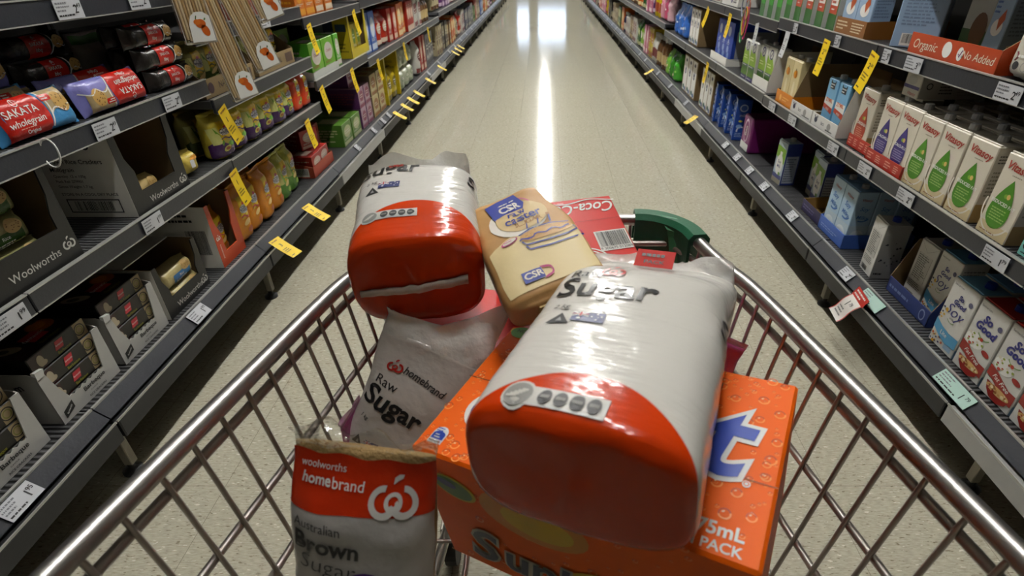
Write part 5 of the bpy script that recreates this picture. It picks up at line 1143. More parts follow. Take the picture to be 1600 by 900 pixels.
# corn cakes in tall printed bags
def corn_bag(kind, seed, w=.114, h=.150, d=.070):
    body, band, leaf = {'purple': ('#b8a83c', '#3c1c4e', '#5f8a2a'), 'gold': ('#c97d0a', '#d9a01a', '#c9b23a'), 'green': ('#a8a83a', '#4a7a24', '#5f8a2a'), 'red': ('#b8380e', '#c2380e', '#3f8a2e'), 'tray': ('#8f8a4a', '#4a5a2e', '#5f7a2a')}[kind]
    S = Sack(w, h, d, n=2.8, top=.16, topw=1.0, start=.78, amp=.0035, seed=seed, round_=.015, freq=24); b = MB(); S.build(b, FOIL(body), 40, 24); fr = S.top_at
    BD, LF_, YL, WH = FOIL(band), FOIL(leaf), FOIL('#c9a81a'), M('#c9c7bc', .35)
    if kind != 'gold': b.grid(lambda u, v: fr(-w*.62 + w*1.24*u, .004 + (h*(.30 + .08 * math.sin(u * 6.2))) * v, .0012), 18, 6, BD)
    if kind in ('purple', 'tray', 'green'):
        b.grid(lambda u, v: fr(-w*.55 + w*.34*u + w*.1*(1-v), h*(.34 + .40*v), .0014), 6, 10, FOIL('#b5b56a')); b.shape(fr, [(-w*.12, h*.28), (-w*.30, h*.62), (-w*.34, h*.74), (-w*.16, h*.56), (-w*.04, h*.36)], LF_, .0022); b.shape(fr, [(w*.34, h*.28), (w*.46, h*.7), (w*.54, h*.6), (w*.5, h*.36)], LF_, .0022)
    b.grid(lambda u, v: fr(-w*.14 + w*.54*u, h*(.40 + .44*v), .0016), 8, 8, YL)
    b.ell(fr, w*.12, h*.60, w*.27, h*.095, WH, .0024, 20, 0, 2); DKB = M('#1c1c34', .4)
    b.ell(fr, w*.12, h*.71, w*.09, h*.03, M('#a02a18', .4), .003, 14); b.text(fr, 'CORN', w*.12, h*.625, w*.20, DKB, .0032, .014); b.text(fr, 'THINS', w*.12, h*.56, w*.17, DKB, .0032, .012)
    b.line(fr, [(-w*.14 + w*.54*i/8, h*(.44 + .03*math.sin(i*.8))) for i in range(9)], h*.03, BD if kind != 'gold' else M('#a02a18', .4), .0026)
    if kind in ('purple', 'red'): b.ell(fr, w*.02, h*.20, w*.17, h*.06, M('#a8a24a', .4), .0026, 16, .2, 2); b.ell(fr, w*.03, h*.20, w*.10, h*.035, M('#7a3f1c', .5), .0034, 14); b.ell(fr, w*.26, h*.28, w*.16, h*.06, FOIL('#5f9a2e'), .0024, 14, 0, 2)
    else: b.ell(fr, w*.12, h*.32, w*.24, h*.05, M('#c9b06a' if kind != 'gold' else '#d9b86a', .5), .0026, 16, .3, 2); b.ell(fr, w*.2, h*.16, w*.2, h*.06, M('#a85a1c' if kind == 'gold' else '#7a9a3a', .5), .0026, 14, 0, 2)
    b.v = [(x, d/2 - z, y) for x, y, z in b.v]
    P = one('corn_cake_bag', b)
    c = MB(); S.mouth(c, FOIL(body), lambda u: .014, .004, 40, 4, .5); c.v = [(x, d/2 - z, y) for x, y, z in c.v]; P.append(('crimped_top', c.mesh('crimped_top'), None, 0)); return P
CBP = [corn_bag('purple', 3. + k) for k in range(3)]; CBG = [corn_bag('gold', 13. + k, w=.1, h=.205) for k in range(2)]; CBN = corn_bag('green', 23., w=.105, h=.20); CBR = corn_bag('red', 33., w=.098, h=.154); CBT = [corn_bag('tray', 43. + k, .115, .152) for k in range(2)]
ps = ['nearest', 'second nearest', 'third', 'fourth', 'fifth', 'furthest']
for k, y in enumerate((1.965, 2.085, 2.205, 2.325, 2.445, 2.56)): lput(CBP[k % 3], 'corn_cake_bag', 'purple footed corn cake bag, %s in the front row of six' % ps[k], 'bag', y, ZM if y < 1.93 else .50, .002 + .006 * (k % 2), None, -.18 + .06 * (k % 3))
for k, y in enumerate((2.672, 2.775)): lput(CBR, 'corn_cake_bag', ('red corn cake bag beside the purple ones', 'red corn cake bag at the end of the row')[k], 'bag', y, .50, .006)
for k, y in enumerate((1.99, 2.11, 2.23, 2.35)): lput(CBT[k % 2], 'corn_cake_bag', 'dark green bag standing behind the purple corn cake bags', 'bag', y, .50, .10, 'bags behind the purple corn cakes')
ZB = .155
for k, y in enumerate((1.978, 2.086, 2.194, 2.302)): lput(CBG[k % 2], 'corn_cake_bag', 'golden corn cake bag on the left bottom shelf, %s of four' % ['nearest', 'second nearest', 'third', 'furthest'][k], 'bag', y, ZB, .03 + .006 * (k % 2), None, -.1 + .07 * (k % 3))
for k, y in enumerate((2.415, 2.53)): lput(CBN, 'corn_cake_bag', ('green corn cake bag next to the golden ones', 'green corn cake bag further along from the golden ones')[k], 'bag', y, ZB, .045 + .01 * k)
for k, y in enumerate((2.02, 2.15, 2.28)): lput(CBG[k % 2], 'corn_cake_bag', 'golden bag in the second row behind the front golden bags', 'bag', y, ZB, .135, 'second row of golden bags')
# ---- bottom left: white trays of black cracker boxes
def bbq_front(b, fr, w, h):
    b.text(fr, 'Barbeque', w*.60, h*.74, h*.34, INK, .001, .02, 0, 0, 1.15); b.text(fr, 'FLAVOUR', w*.56, h*.46, h*.11, INK, .001, .004); b.text(fr, 'RICE CRACKERS', w*.60, h*.22, h*.17, INK, .001, .01)
    b.shape(fr, [(w*.06, h*.20), (w*.22, h*.42), (w*.22, h*.86), (w*.06, h*.62)], BLK, .001); b.text(fr, 'fantastic', w*.14, h*.52, h*.15, PW, .0016, .006, .2, .55)
def bbq_tray():
    w, d, lip, sh = .205, .22, .050, .160; b = MB(); th = .003; WB = CARD('#a5a4a0')
    b.box(-w/2, w/2, 0, d, 0, th, WB); b.box(-w/2, w/2, d - th, d, 0, sh, WB)
    zz = [(-w/2, 0), (w/2, 0), (w/2, sh*.96), (w/2 - .022, sh*.96), (w/2 - .034, lip + .035), (w/2 - .04, lip)]
    n = 12
    for i in range(n): zz.append((w/2 - .045 - (w - .10) * i / (n - 1), lip + (.003 if i % 2 else -.003)))
    zz += [(-w/2 + .048, lip + .002), (-w/2 + .034, lip + .04), (-w/2 + .022, sh*.94), (-w/2, sh*.96)]
    b.prism(zz, 0, th, WB, 'y')
    for x0 in (-w/2, w/2 - th): b.prism([(0, 0), (d, 0), (d, sh), (.02, sh), (0, sh*.96)], x0, x0 + th, WB, 'x')
    b.prism([(-w/2, sh*.9), (-w/2 + .02, sh*.9), (-w/2 + .026, sh), (-w/2 + .002, sh + .004)], -.002, .008, M('#b8b8b4', .4), 'y')
    bbq_front(b, frame((-w/2, 0, 0), (1, 0, 0), (0, 0, 1)), w, lip)
    LF = frame((-w/2, d, 0), (0, -1, 0), (0, 0, 1)); b.text(LF, 'm', d*.75, sh*.75, .03, INK, .001, .02, 0, .3)
    return one('display_tray', b)
def bbq_box():
    w, h, d = .178, .0455, .19; b = MB(); BB = M('#171512', .35); b.box(-w/2, w/2, 0, d, 0, h, BB, .002); FR, LF, RT, TP = fronts(w, h, d)
    RF, YG, CRM, DR = M('#b02230', .35), M('#8a8a1e', .4), M('#a89c84', .5), M('#2a0f12', .35)
    def face(fr, s, o=0.):
        b.rect(fr, .002, .002, w*.24, o + h - .002 if not o else o + h, DR, .0005) if not o else None
        b.ell(fr, w*.17, o + h*.48, w*.055, h*.34, CRM, .001, 14); b.ell(fr, w*.20, o + h*.30, w*.06, h*.16, CRM, .001, 10)
        b.shape(fr, [(w*.42, o + h*.35), (w*.56, o + h*.35), (w*.60, o + h*.85), (w*.46, o + h*.85)], RF, .001); b.text(fr, 'fantastic', w*.51, o + h*.6, h*.16, PW, .0014, .004, .2)
        b.text(fr, 'Barbeque', w*.55, o + h*.17, h*.24, YG, .001, .006)
        b.rect(fr, w*.80, o + .001, w*.998, o + h - .001, M('#9a8868', .5), .0006); b.arc(fr, w*.88, o + h*.5, h*.30, h*.36, 0, 360, BB, .001, 18); b.arc(fr, w*.88, o + h*.5, h*.18, h*.24, 0, 360, M('#7a7a3a', .5), .001, 16)
    face(FR, 1)
    # lid print
    b.rect(TP, .002, .002, w*.3, d - .002, DR, .0005); b.ell(TP, w*.18, d*.4, w*.10, d*.18, CRM, .001, 18, .4); b.ell(TP, w*.16, d*.42, w*.05, d*.08, M('#5a5344', .5), .0014, 14, .4)
    b.shape(TP, [(w*.40, d*.18), (w*.66, d*.18), (w*.66, d*.42), (w*.40, d*.42)], RF, .001); b.text(TP, 'fantastic', w*.53, d*.30, .018, PW, .0014, .006, .2); b.text(TP, 'Barbeque', w*.56, d*.10, .016, YG, .001, .006)
    b.ell(TP, w*.80, d*.42, w*.17, d*.16, M('#a85a10', .4), .001, 20, .3); b.ell(TP, w*.78, d*.45, w*.12, d*.10, M('#c27a1e', .4), .0014, 18, .3); b.ell(TP, w*.86, d*.62, w*.1, d*.1, M('#5a4a34', .5), .0018, 16)
    return one('cracker_box', b)
BTR, BBX = bbq_tray(), bbq_box()
nm = ['nearest white Barbeque tray', 'middle white Barbeque tray', 'furthest white Barbeque tray']
for k, y in enumerate((.81, 1.062, 1.292)):
    lput(BTR, 'display_tray', nm[k] + ' on the left bottom shelf', 'tray', y, ZB, .022)
    for j in range(4): lput(BBX, 'cracker_box', 'black cracker box, %s in the %s' % (['lowest', 'second from below', 'third from below', 'topmost'][j], nm[k]), 'box', y + (.004, -.005, .0, .003)[j], ZB + .0045 + .0465 * j, .028 + .004 * j)
C3 = window_case(.232, .185, .24, BLK, WHITE, lip=.062, rim=.04)
lput(C3, 'display_case', 'black display case of blue labelled cracker packets on the left bottom shelf', 'case', 1.527, ZB, .022)
for k, (y, z, i_) in enumerate(((1.545, .006, .028), (1.535, .07, .032), (1.512, .012, .10))): lput(TB, 'cracker_packet', 'blue labelled cracker packet in the black case, %s' % ['lower front one', 'upper front one', 'one at the back'][k], 'packet', y, ZB + z, i_)
def ow(b, LF): b.scribble(LF, .06, .08, .13, .10, 1, INK, .001); b.barcode(LF, .14, .03, .22, .16, .0008) ; b.scribble(LF, .1, .18, .2, .22, 2, INK, .001)
C4 = window_case(.17, .25, .24, M('#b5411c', .42), WHITE, word=False, logo=False, lip=.05, rim=.045, sidefn=ow)
o = lput(C4, 'display_case', 'white case with an orange window front, left of the golden corn cake bags', 'case', 1.83, ZB, .022)
m_ = MB(); fr_ = frame((-.085, -.0018, 0), (1, 0, 0), (0, 0, 1)); m_.logo(fr_, .020, .115, .013, PW); m_.text(fr_, 'homebrand', .019, .06, .012, PW, .001, .004, 0, -math.pi/2); q_ = m_.build('printed_mark', o); q_['label'] = 'white printed mark'
lput(corn_bag('gold', 77., .1, .17), 'corn_cake_bag', 'dim golden bag inside the orange fronted case', 'bag', 1.83, ZB + .006, .05)
# ------------------------------------------------------------------ left shelves further along
def gbox(w, h, d, hexc, acc, word=None, side=None, oval=True, name='food_box', wc='#c9c7bc'):
    b = MB(); b.box(-w/2, w/2, 0, d, 0, h, CARD(hexc), .002); FR, LF, RT, TP = fronts(w, h, d); A = M(acc, .42)
    if side: b.rect(LF, .001, .001, d - .001, h - .001, M(side, .5), .0005); b.rect(RT, .001, .001, d - .001, h - .001, M(side, .5), .0005)
    if oval: b.ell(FR, w*.5, h*.60, w*.36, h*.26, A, .001, 18)
    else: b.rect(FR, w*.08, h*.5, w*.92, h*.86, A, .001)
    b.rect(FR, w*.06, h*.05, w*.94, h*.2, A, .0008)
    if word: b.text(FR, word, w*.5, h*.62, min(h*.2, w*.62/len(word)*1.6), M(wc, .4), .0014, .012, .1)
    else: b.scribble(FR, w*.22, h*.5, w*.8, h*.7, 2, M(wc, .5), .0014)
    b.scribble(FR, w*.12, h*.26, w*.88, h*.34, 2, M(wc, .5), .0012)
    b.scribble(LF, d*.1, h*.2, d*.9, h*.8, 5, A, .001); b.rect(TP, w*.2, d*.2, w*.8, d*.6, A, .0008)
    return one(name, b)
def gbag(w, h, d, hexc, acc, seed, name='food_bag'):
    S = Sack(w, h, d, n=2.5, top=.14, topw=1.0, start=.7, amp=.005, seed=seed, round_=.018, freq=22); b = MB(); S.build(b, FOIL(hexc), 28, 16); fr = S.top_at
    b.ell(fr, 0, h*.55, w*.30, h*.17, FOIL(acc), .002, 16, .1, 2); b.scribble(fr, -w*.22, h*.48, w*.22, h*.62, 2, M('#c9c7bc', .4), .003); b.grid(lambda u, v: fr(-w*.5 + w*u, .012 + h*.14*v, .0016), 10, 3, FOIL(acc))
    b.v = [(x, d/2 - z, y) for x, y, z in b.v]; return one(name, b)
def gbottle(r, h, hexc, acc, name='bottle'):
    b = MB(); b.lathe([(r*.9, 0), (r, .006), (r, h*.58), (r*.86, h*.68), (r*.42, h*.82), (r*.38, h*.9)], M(hexc, .22), (0, r, 0), 18); b.lathe([(r*1.01, h*.16), (r*1.01, h*.48)], M(acc, .45), (0, r, 0), 18)
    P = one(name, b); c = MB(); c.lathe([(r*.46, h*.88), (r*.46, h), (r*.3, h)], M('#c9c9c4', .4), (0, r, 0), 14); P.append(('bottle_cap', c.mesh('bottle_cap'), None, 0)); return P
def gjar(r, h, hexc, acc, name='tin'):
    b = MB(); b.lathe([(r*.96, 0), (r, .004), (r, h - .006), (r*.96, h - .002), (r*.94, h)], M('#8f8f8c', .3, metal=.8), (0, r, 0), 20); b.lathe([(r*1.006, .008), (r*1.006, h - .01)], M(hexc, .4), (0, r, 0), 20); b.lathe([(r*1.012, h*.3), (r*1.012, h*.62)], M(acc, .4), (0, r, 0), 20); return one(name, b)
# cardboard trays of corn cakes on the shelf at the second bay
def natural(b, fr, w, h): b.text(fr, 'NATURAL', w*.45, h*.5, h*.5, M('#3a2a1a', .6), .001, .012); b.ell(fr, w*.12, h*.5, w*.05, h*.3, M('#3a1a24', .6), .001, 12); b.rect(fr, w*.75, h*.2, w*.95, h*.8, M('#4a3424', .6), .001)
KT = tray(.37, .28, .062, .12, M('#86714c', .8, bump=.05, bs=150), KRAFT, design=natural)
for k, y in enumerate((2.135, 2.545)):
    lput(KT, 'display_tray', ('brown cardboard tray of corn cakes behind the hanging stick packs', 'brown cardboard tray of corn cakes left of the green biscuit boxes')[k], 'tray', y, .715, .01)
CBT2 = [corn_bag('tray', 143. + k, .115, .155) for k in range(3)]
for k, y in enumerate((2.02, 2.14, 2.25, 2.435, 2.55, 2.665)): lput(CBT2[k % 3], 'corn_cake_bag', 'green and yellow corn cake bag in the %s brown tray, %s of three' % (('nearer', 'further')[k // 3], ('nearest', 'middle', 'furthest')[k % 3]), 'bag', y, .719, .05 + .02 * (k % 2))
lput(corn_bag('tray', 99., .12, .16), 'corn_cake_bag', 'dark green bag at the corner behind the black cracker packets', 'bag', 1.985, .715, .30)
RBX = gbox(.19, .16, .12, '#a8321c', '#c9beb0', None, None); lput(RBX, 'food_box', 'red box with a pale oval on the left top shelf', 'box', 2.36, .935, .01)
lput(gbox(.07, .13, .10, '#a8321c', '#c9beb0'), 'food_box', 'narrow red box at the end of the left top shelf', 'box', 2.53, .935, .01)
lput(crinkle(.15, .14, .09, '#8f8680', 51., spots=['#7a3a4a', '#c9c4c0']), 'snack_bag', 'clear crinkled bag hanging over the left top shelf strip', 'bag', 2.67, .935, .0)
OBX = gbox(.115, .17, .13, '#b8620c', '#c98a1a', None, '#a8560a'); OBM = gbox(.115, .17, .13, '#b8620c', '#c9b8a0', 'M', '#a8560a', False)
for k, y in enumerate((2.93, 3.05, 3.18, 3.32)): lput(OBX if k < 2 else OBM, 'food_box', 'orange box on the left top shelf, %s of four' % ('nearest', 'second nearest', 'third', 'furthest')[k], 'box', y, .885, .01)
# green biscuit boxes
CRU = gbox(.17, .165, .12, '#5f9a1e', '#b8b0a8', 'Cruskits', '#3f8a1c', wc='#8a1f24')
for k, y in enumerate((2.975, 3.155)): lput(CRU, 'biscuit_box', ('bright green biscuit box at the front, nearer of the two', 'bright green biscuit box at the front, further of the two')[k], 'box', y, .604, .0)
lput(CRU, 'biscuit_box', 'green biscuit box standing deeper on top of the tray', 'box', 2.985, .66, .16)
lput(gbox(.075, .165, .12, '#4f9a1e', '#b8b0a8', None, '#3f8a1c'), 'biscuit_box', 'narrow green biscuit box beside the two front ones', 'box', 3.30, .604, .0)
lput(tray(.385, .3, .035, .05, M('#a9aca6', .4), KRAFT), 'display_tray', 'white wrapped tray under the green biscuit boxes', 'tray', 3.07, .60, -.006)
# dark blue sided case with a yellow front
def yel(b, LF): b.rect(LF, .001, .001, .339, .249, M('#23283e', .45), .0004); b.rect(LF, .20, .02, .25, .15, M('#8f8f92', .5), .001); b.rect(LF, .14, .12, .19, .22, M('#6a6c74', .5), .001); b.rect(LF, .25, .001, .338, .248, M('#a89612', .45), .0008); b.rect(LF, .262, .15, .325, .19, M('#2a3a4a', .5), .0012); b.scribble(LF, .262, .03, .325, .09, 3, M('#5a5210', .5), .0012)
YC = window_case(.36, .25, .34, M('#b8a50e', .42), M('#23283e', .5), False, False, lip=.05, rim=.05, sidefn=yel)
lput(YC, 'display_case', 'dark blue sided case with a bright yellow front on the left', 'case', 3.72, .60, .0)
YB = gbox(.085, .17, .16, '#a8961a', '#5f7a1e', None, '#a89612')
for k, y in enumerate((3.62, 3.71, 3.80)): lput(YB, 'cereal_box', 'yellow cereal box inside the dark blue sided case, %s of three' % ('nearest', 'middle', 'furthest')[k], 'box', y, .605, .03)
# bottom shelf beyond the golden bags
RTR = tray(.29, .27, .055, .07, M('#a0402a', .45), KRAFT, sidefn=lambda b, LF, RT, d, h: b.barcode(LF, d*.45, .006, d*.9, .05, .0008)); lput(RTR, 'display_tray', 'red brown tray with a barcode on its side, left bottom shelf', 'tray', 2.83, ZB, .022)
SRB = gbox(.13, .10, .17, '#962018', '#b8a498', None, '#8a1c14')
lput(SRB, 'food_box', 'small red box lying at the front of the red brown tray', 'box', 2.77, ZB + .004, .03, None, 0); lput(SRB, 'food_box', 'small red box beside the front one in the red brown tray', 'box', 2.892, ZB + .004, .036, None, 0)
lput(SRB, 'food_box', 'small red box stacked on the others in the red brown tray', 'box', 2.85, ZB + .108, .08, None, -.35)
lput(gbox(.15, .17, .1, '#86302a', '#a89084', None), 'food_box', 'dull red box standing behind the red brown tray', 'box', 3.062, ZB, .14)
GBX = gbox(.17, .13, .26, '#4a7020', '#a8aa84', None, '#3f6a1a')
for k, y in enumerate((3.29, 3.475)): lput(GBX, 'food_box', ('green box with pale top labels, nearer of the pair', 'green box with pale top labels, further of the pair')[k], 'box', y, ZB, .03)
PBX = gbox(.115, .125, .20, '#9a7a8c', '#7a2a4a', None, '#4a1a4e')
for k, (y, z) in enumerate(((3.66, 0), (3.79, 0), (3.66, .127), (3.79, .127), (3.68, .254))): lput(PBX, 'food_box', 'purple sided box in the stack, %s' % ('lower nearer one', 'lower further one', 'middle nearer one', 'middle further one', 'topmost one')[k], 'box', y, ZB + z, .03 if k < 4 else .09)
CBX = gbox(.15, .14, .16, '#b0a070', '#8a5a2a', None, '#6a5a4a')
for k, (y, z) in enumerate(((3.96, 0), (4.13, 0), (3.96, .142), (4.13, .142))): lput(CBX, 'food_box', 'tan box in the block beyond the purple stack, %s' % ('lower nearer one', 'lower further one', 'upper nearer one', 'upper further one')[k], 'box', y, ZB + z, .03)
YW = gbag(.16, .22, .1, '#a89214', '#6a5a0e', 61.); lput(gbox(.03, .34, .12, '#b09a0c', '#8a7a10', None), 'food_box', 'tall narrow yellow box, nearer of two', 'box', 4.27, ZB, .02); lput(gbox(.03, .34, .12, '#b09a0c', '#8a7a10', None), 'food_box', 'tall narrow yellow box, further of two', 'box', 4.66, ZB, .02)
for k, y in enumerate((4.38, 4.54)): lput(YW, 'food_bag', ('yellow bag between the tall narrow boxes, nearer', 'yellow bag between the tall narrow boxes, further')[k], 'bag', y, ZB, .03)
WR = gbag(.17, .15, .12, '#a9ad98', '#8f9a80', 71.)
for k in range(6): lput(WR, 'food_bag', 'pale green white bag in the stacked block, %s row, %s' % (('lower', 'upper')[k // 3], ('nearest', 'middle', 'furthest')[k % 3]), 'bag', 4.82 + .18 * (k % 3), ZB + .168 * (k // 3), .03)

# ---------------- rows of goods down the aisle, each facing of like goods beside the last
PAL = {'red': ('#9a2416', '#c9b09a'), 'orange': ('#b8560c', '#d9c08a'), 'yellow': ('#b09a14', '#8a3a14'), 'dark green': ('#24501c', '#a8aa7a'), 'light green': ('#6f9a2e', '#d0cfb8'), 'blue': ('#24509a', '#b9c2d0'), 'navy': ('#1f2748', '#a8a494'),
       'white': ('#b8b6ae', '#6a2a2a'), 'cream': ('#a89c7c', '#5a3a24'), 'brown': ('#5a3f26', '#b09a6a'), 'purple': ('#54285e', '#b8a0b4'), 'pink': ('#b0607a', '#d9c8c4'), 'black': ('#1e1c1b', '#8a8468'), 'teal': ('#2c7a78', '#b8c8c0'), 'grey': ('#77767a', '#2a2a30')}
LIBC = {}
def lib(kind, c, hmax, v):
    k = (kind, c, round(hmax, 2), v)
    if k not in LIBC:
        a, q = PAL[c]; rd = random.Random(str(k)); h = hmax * rd.uniform(.78, .97)
        if kind == 'box': P = (gbox(rd.uniform(.09, .16), h, .16, a, q, None, None, v), 'food_box')
        elif kind == 'carton': P = (carton(rd.uniform(.08, .1), min(h, .23), .09, CARD(a), lambda b, fr, w, hh: (b.ell(fr, w*.5, hh*.6, w*.36, hh*.2, M(q, .4), .001, 16), b.rect(fr, w*.02, .001, w*.98, hh*.2, M(q, .4), .0008), b.scribble(fr, w*.2, hh*.8, w*.8, hh*.92, 2, M(q, .4), .001)), None, CAPW), 'drink_carton')
        elif kind == 'bag': P = (gbag(rd.uniform(.13, .17), h * .94, .10, a, q, rd.uniform(0, 90)), 'food_bag')
        elif kind == 'bottle': P = (gbottle(.04, min(h, .28), a, q), 'bottle')
        else: P = (gjar(.045, min(h, .14), a, q), 'food_tin')
        LIBC[k] = P
    return LIBC[k]
WID = {'box': 'box', 'carton': 'carton', 'bag': 'bag', 'bottle': 'bottle', 'tin': 'tin'}
def row(side, lvl, name, y, yend, prefs, prev, seed):
    rd = random.Random(seed); used = set(); i = 0
    while y < yend:
        bayi = int((y - Y0[side]) / P92); z = levels(side, bayi)[lvl]; up_ = levels(side, bayi); hmax = (up_[lvl + 1] - z if lvl + 1 < len(up_) else .33) - .06
        hmax = min(hmax, .33)
        for _ in range(60):
            c, kind = (prefs[i] if i < len(prefs) else (rd.choice(list(PAL)), rd.choice(('box', 'box', 'bag', 'carton', 'bottle', 'tin', 'box'))))
            lab = '%s %s just past the %s, %s' % (c, WID[kind], prev, name)
            if lab not in used: break
            if i < len(prefs): break
        used.add(lab); P, nm_ = lib(kind, c, hmax, rd.random() < .5)
        xs = [v.co.x for v in P[0][1].vertices]; w = max(xs) - min(xs); n = max(1, int(round(rd.uniform(.22, .42) / (w + .008))))
        stack = kind == 'tin' and hmax > .27
        if y + n * (w + .008) > yend + .3: break
        if levels(side, int((y + n * (w + .008) - Y0[side]) / P92)) != levels(side, bayi): y = Y0[side] + P92 * (bayi + 1) + .01; continue
        for k in range(n):
            for s_ in range(2 if stack else 1): shelf_put(P, nm_, lab, kind if kind != 'tin' else 'tin', side, y + w/2, z + s_ * .142, .02 + rd.uniform(0, .02), lab.split(' just')[0] + ' facing %d, %s' % (i, name) if n > 1 or stack else None)
            y += w + .008
        prev = '%s %s' % (c, 'boxes' if kind == 'box' else WID[kind] + 's') if n > 1 else '%s %s' % (c, WID[kind]); y += rd.uniform(0, .03); i += 1
row('L', 1, 'left middle shelf', 3.93, 10.5, [('blue', 'box'), ('red', 'bag'), ('red', 'box'), ('orange', 'box'), ('red', 'carton'), ('white', 'box'), ('brown', 'bottle'), ('cream', 'bag'), ('purple', 'bag'), ('purple', 'box'), ('pink', 'bag'), ('orange', 'bag')], 'yellow case', 21)
row('L', 0, 'left bottom shelf', 5.42, 18.5, [('white', 'bag'), ('red', 'box'), ('grey', 'box'), ('cream', 'box'), ('black', 'box'), ('brown', 'box'), ('orange', 'box'), ('cream', 'bag'), ('red', 'bag'), ('white', 'box')], 'stacked pale bags', 22)
row('L', 2, 'left upper shelf', 3.80, 5.8, [('red', 'bottle'), ('brown', 'box'), ('red', 'box'), ('red', 'bag')], 'orange boxes', 23)
row('R', 1, 'right middle shelf', 6.28, 10.8, [('yellow', 'bottle'), ('purple', 'bag'), ('pink', 'box'), ('dark green', 'bag'), ('orange', 'bag'), ('brown', 'bottle')], 'rose pink bag', 24)
row('R', 0, 'right bottom shelf', 5.76, 18.5, [('brown', 'bottle'), ('white', 'bottle'), ('yellow', 'box'), ('pink', 'box'), ('light green', 'bag'), ('dark green', 'bag'), ('white', 'box'), ('brown', 'box'), ('white', 'carton'), ('navy', 'bottle')], 'green bags', 25)
row('R', 2, 'right upper shelf', 4.14, 6.2, [('white', 'box'), ('blue', 'box'), ('brown', 'box')], 'low white case', 26)

# ------------------------------------------------------------------ price tickets
TKW = M('#b9bbc0', .35); TKY = M('#e8c400', .55); TKG = M('#9fbfb4', .4); TKR = M('#b0281c', .4)
def ticket(price, w=.085, h=.042, m=TKW):
    b = MB(); b.box(-w/2, w/2, -.0015, 0, 0, h, m); fr = frame((-w/2, -.0015, 0), (1, 0, 0), (0, 0, 1))
    b.scribble(fr, w*.05, h*.35, w*.55, h*.92, 3, M('#6f7076', .5), .0006); b.scribble(fr, w*.05, h*.1, w*.7, h*.3, 1, INK, .0006)
    if price: a, c = price.split('.'); b.text(fr, a, w*.74, h*.45, h*.62, INK, .0008, .014); b.text(fr, c, w*.87, h*.62, h*.34, INK, .0008, .008)
    return one('price_ticket', b)
def special(price, w=.056, h=.135, m=TKY, head=True):
    b = MB(); n = 8
    b.grid(lambda u, v: (-w/2 + w*u, -.003 - .012 * (1 - v) ** 2, -h + h*v), 2, n, m, True); b.grid(lambda u, v: (-w/2 + w*u, -.002 - .012 * (1 - v) ** 2, -h + h*v), 2, n, m, True)
    fr = lambda a, c, off=0.: Vector((-w/2 + a, -.003 - .012 * (1 - c/h) ** 2 - off, -h + c))
    if head: b.scribble(fr, w*.1, h*.86, w*.9, h*.96, 1, TKR if m is not TKY else M('#8a5a10', .5), .0008)
    if price:
        a, _, c = price.partition('.'); b.text(fr, a, w*.45, h*.66, h*.2, INK, .001, .014)
        if c: b.text(fr, c, w*.72, h*.71, h*.10, INK, .001, .01)
    b.scribble(fr, w*.15, h*.28, w*.85, h*.5, 3, M('#6a5a08' if m is TKY else '#4a4a4a', .5), .0008); b.scribble(fr, w*.15, h*.06, w*.6, h*.14, 1, INK, .0008)
    return one('price_flag', b)
def tput(P, side, y, z, lab, x=1.1450, rx=0., ry=0., turn=0., group=None, name=None):
    s = 1 if side == 'R' else -1
    r = place(P, name or P[0][0], lab, 'price tag', at_shelf(s * x, y, z), -s * math.pi/2 + turn, group, rx, ry); r.scale = (SU, SU, SU); return r
TK = {}
def tk(p, m=TKW, w=.085):
    k = (p, w, m.name)
    if k not in TK: TK[k] = ticket(p, w, .042, m)
    return TK[k]
for y, z, p, lab in ((1.456, 1.018, '2.49', 'white 2.49 price ticket on the topmost left strip, nearer one'), (1.72, 1.018, '2.49', 'white price ticket on the topmost left strip, further one'), (1.415, .7425, '2.49', 'white 2.49 price ticket below the gap between blue and purple packets'), (1.71, .7425, '2.49', 'white 2.49 price ticket below the front black cracker packets'),
                     (1.44, .4625, '1.99', 'white price ticket under the corner of the white sided case'), (.945, .4625, '1.99', 'white 1.99 price ticket at the left edge beside the yellow wrapper'), (2.452, .893, '2.99', 'white price ticket under the red box on the left top shelf')):
    tput(tk(p), 'L', y, z, lab)
for y, z, p, lab in ((1.789, .8375, '3.79', 'white 3.79 price ticket below the Organic tray'), (1.385, .8375, '2.49', 'white price ticket below the pouch in the top right corner'), (2.79, .4725, '2.99', 'white price ticket below the orange pumpkin tray'), (2.53, .4725, '2.99', 'white price ticket below the empty white lipped case'), (2.114, .4725, '2.99', 'white price ticket below the tall torn white case'),
                     (1.864, .4725, '2.99', 'white 2.99 price ticket below the red tray of purple drop cartons'), (1.607, .4725, '2.99', 'white 2.99 price ticket below the left green drop carton'), (1.204, .4725, '1.79', 'white 1.79 price ticket right of the lone green drop carton')):
    tput(tk(p), 'R', y, z, lab)
for y, z, p, lab in ((2.30, .838, '3.49', 'small white ticket beside the further yellow flag on the right top strip'), (1.945, .838, '3.79', 'small white ticket beside the nearer yellow flag on the right top strip'), (2.715, .838, '2.49', 'small white ticket beside the white paper flag, right top strip')): tput(tk(p, TKW, .045), 'R', y, z, lab)
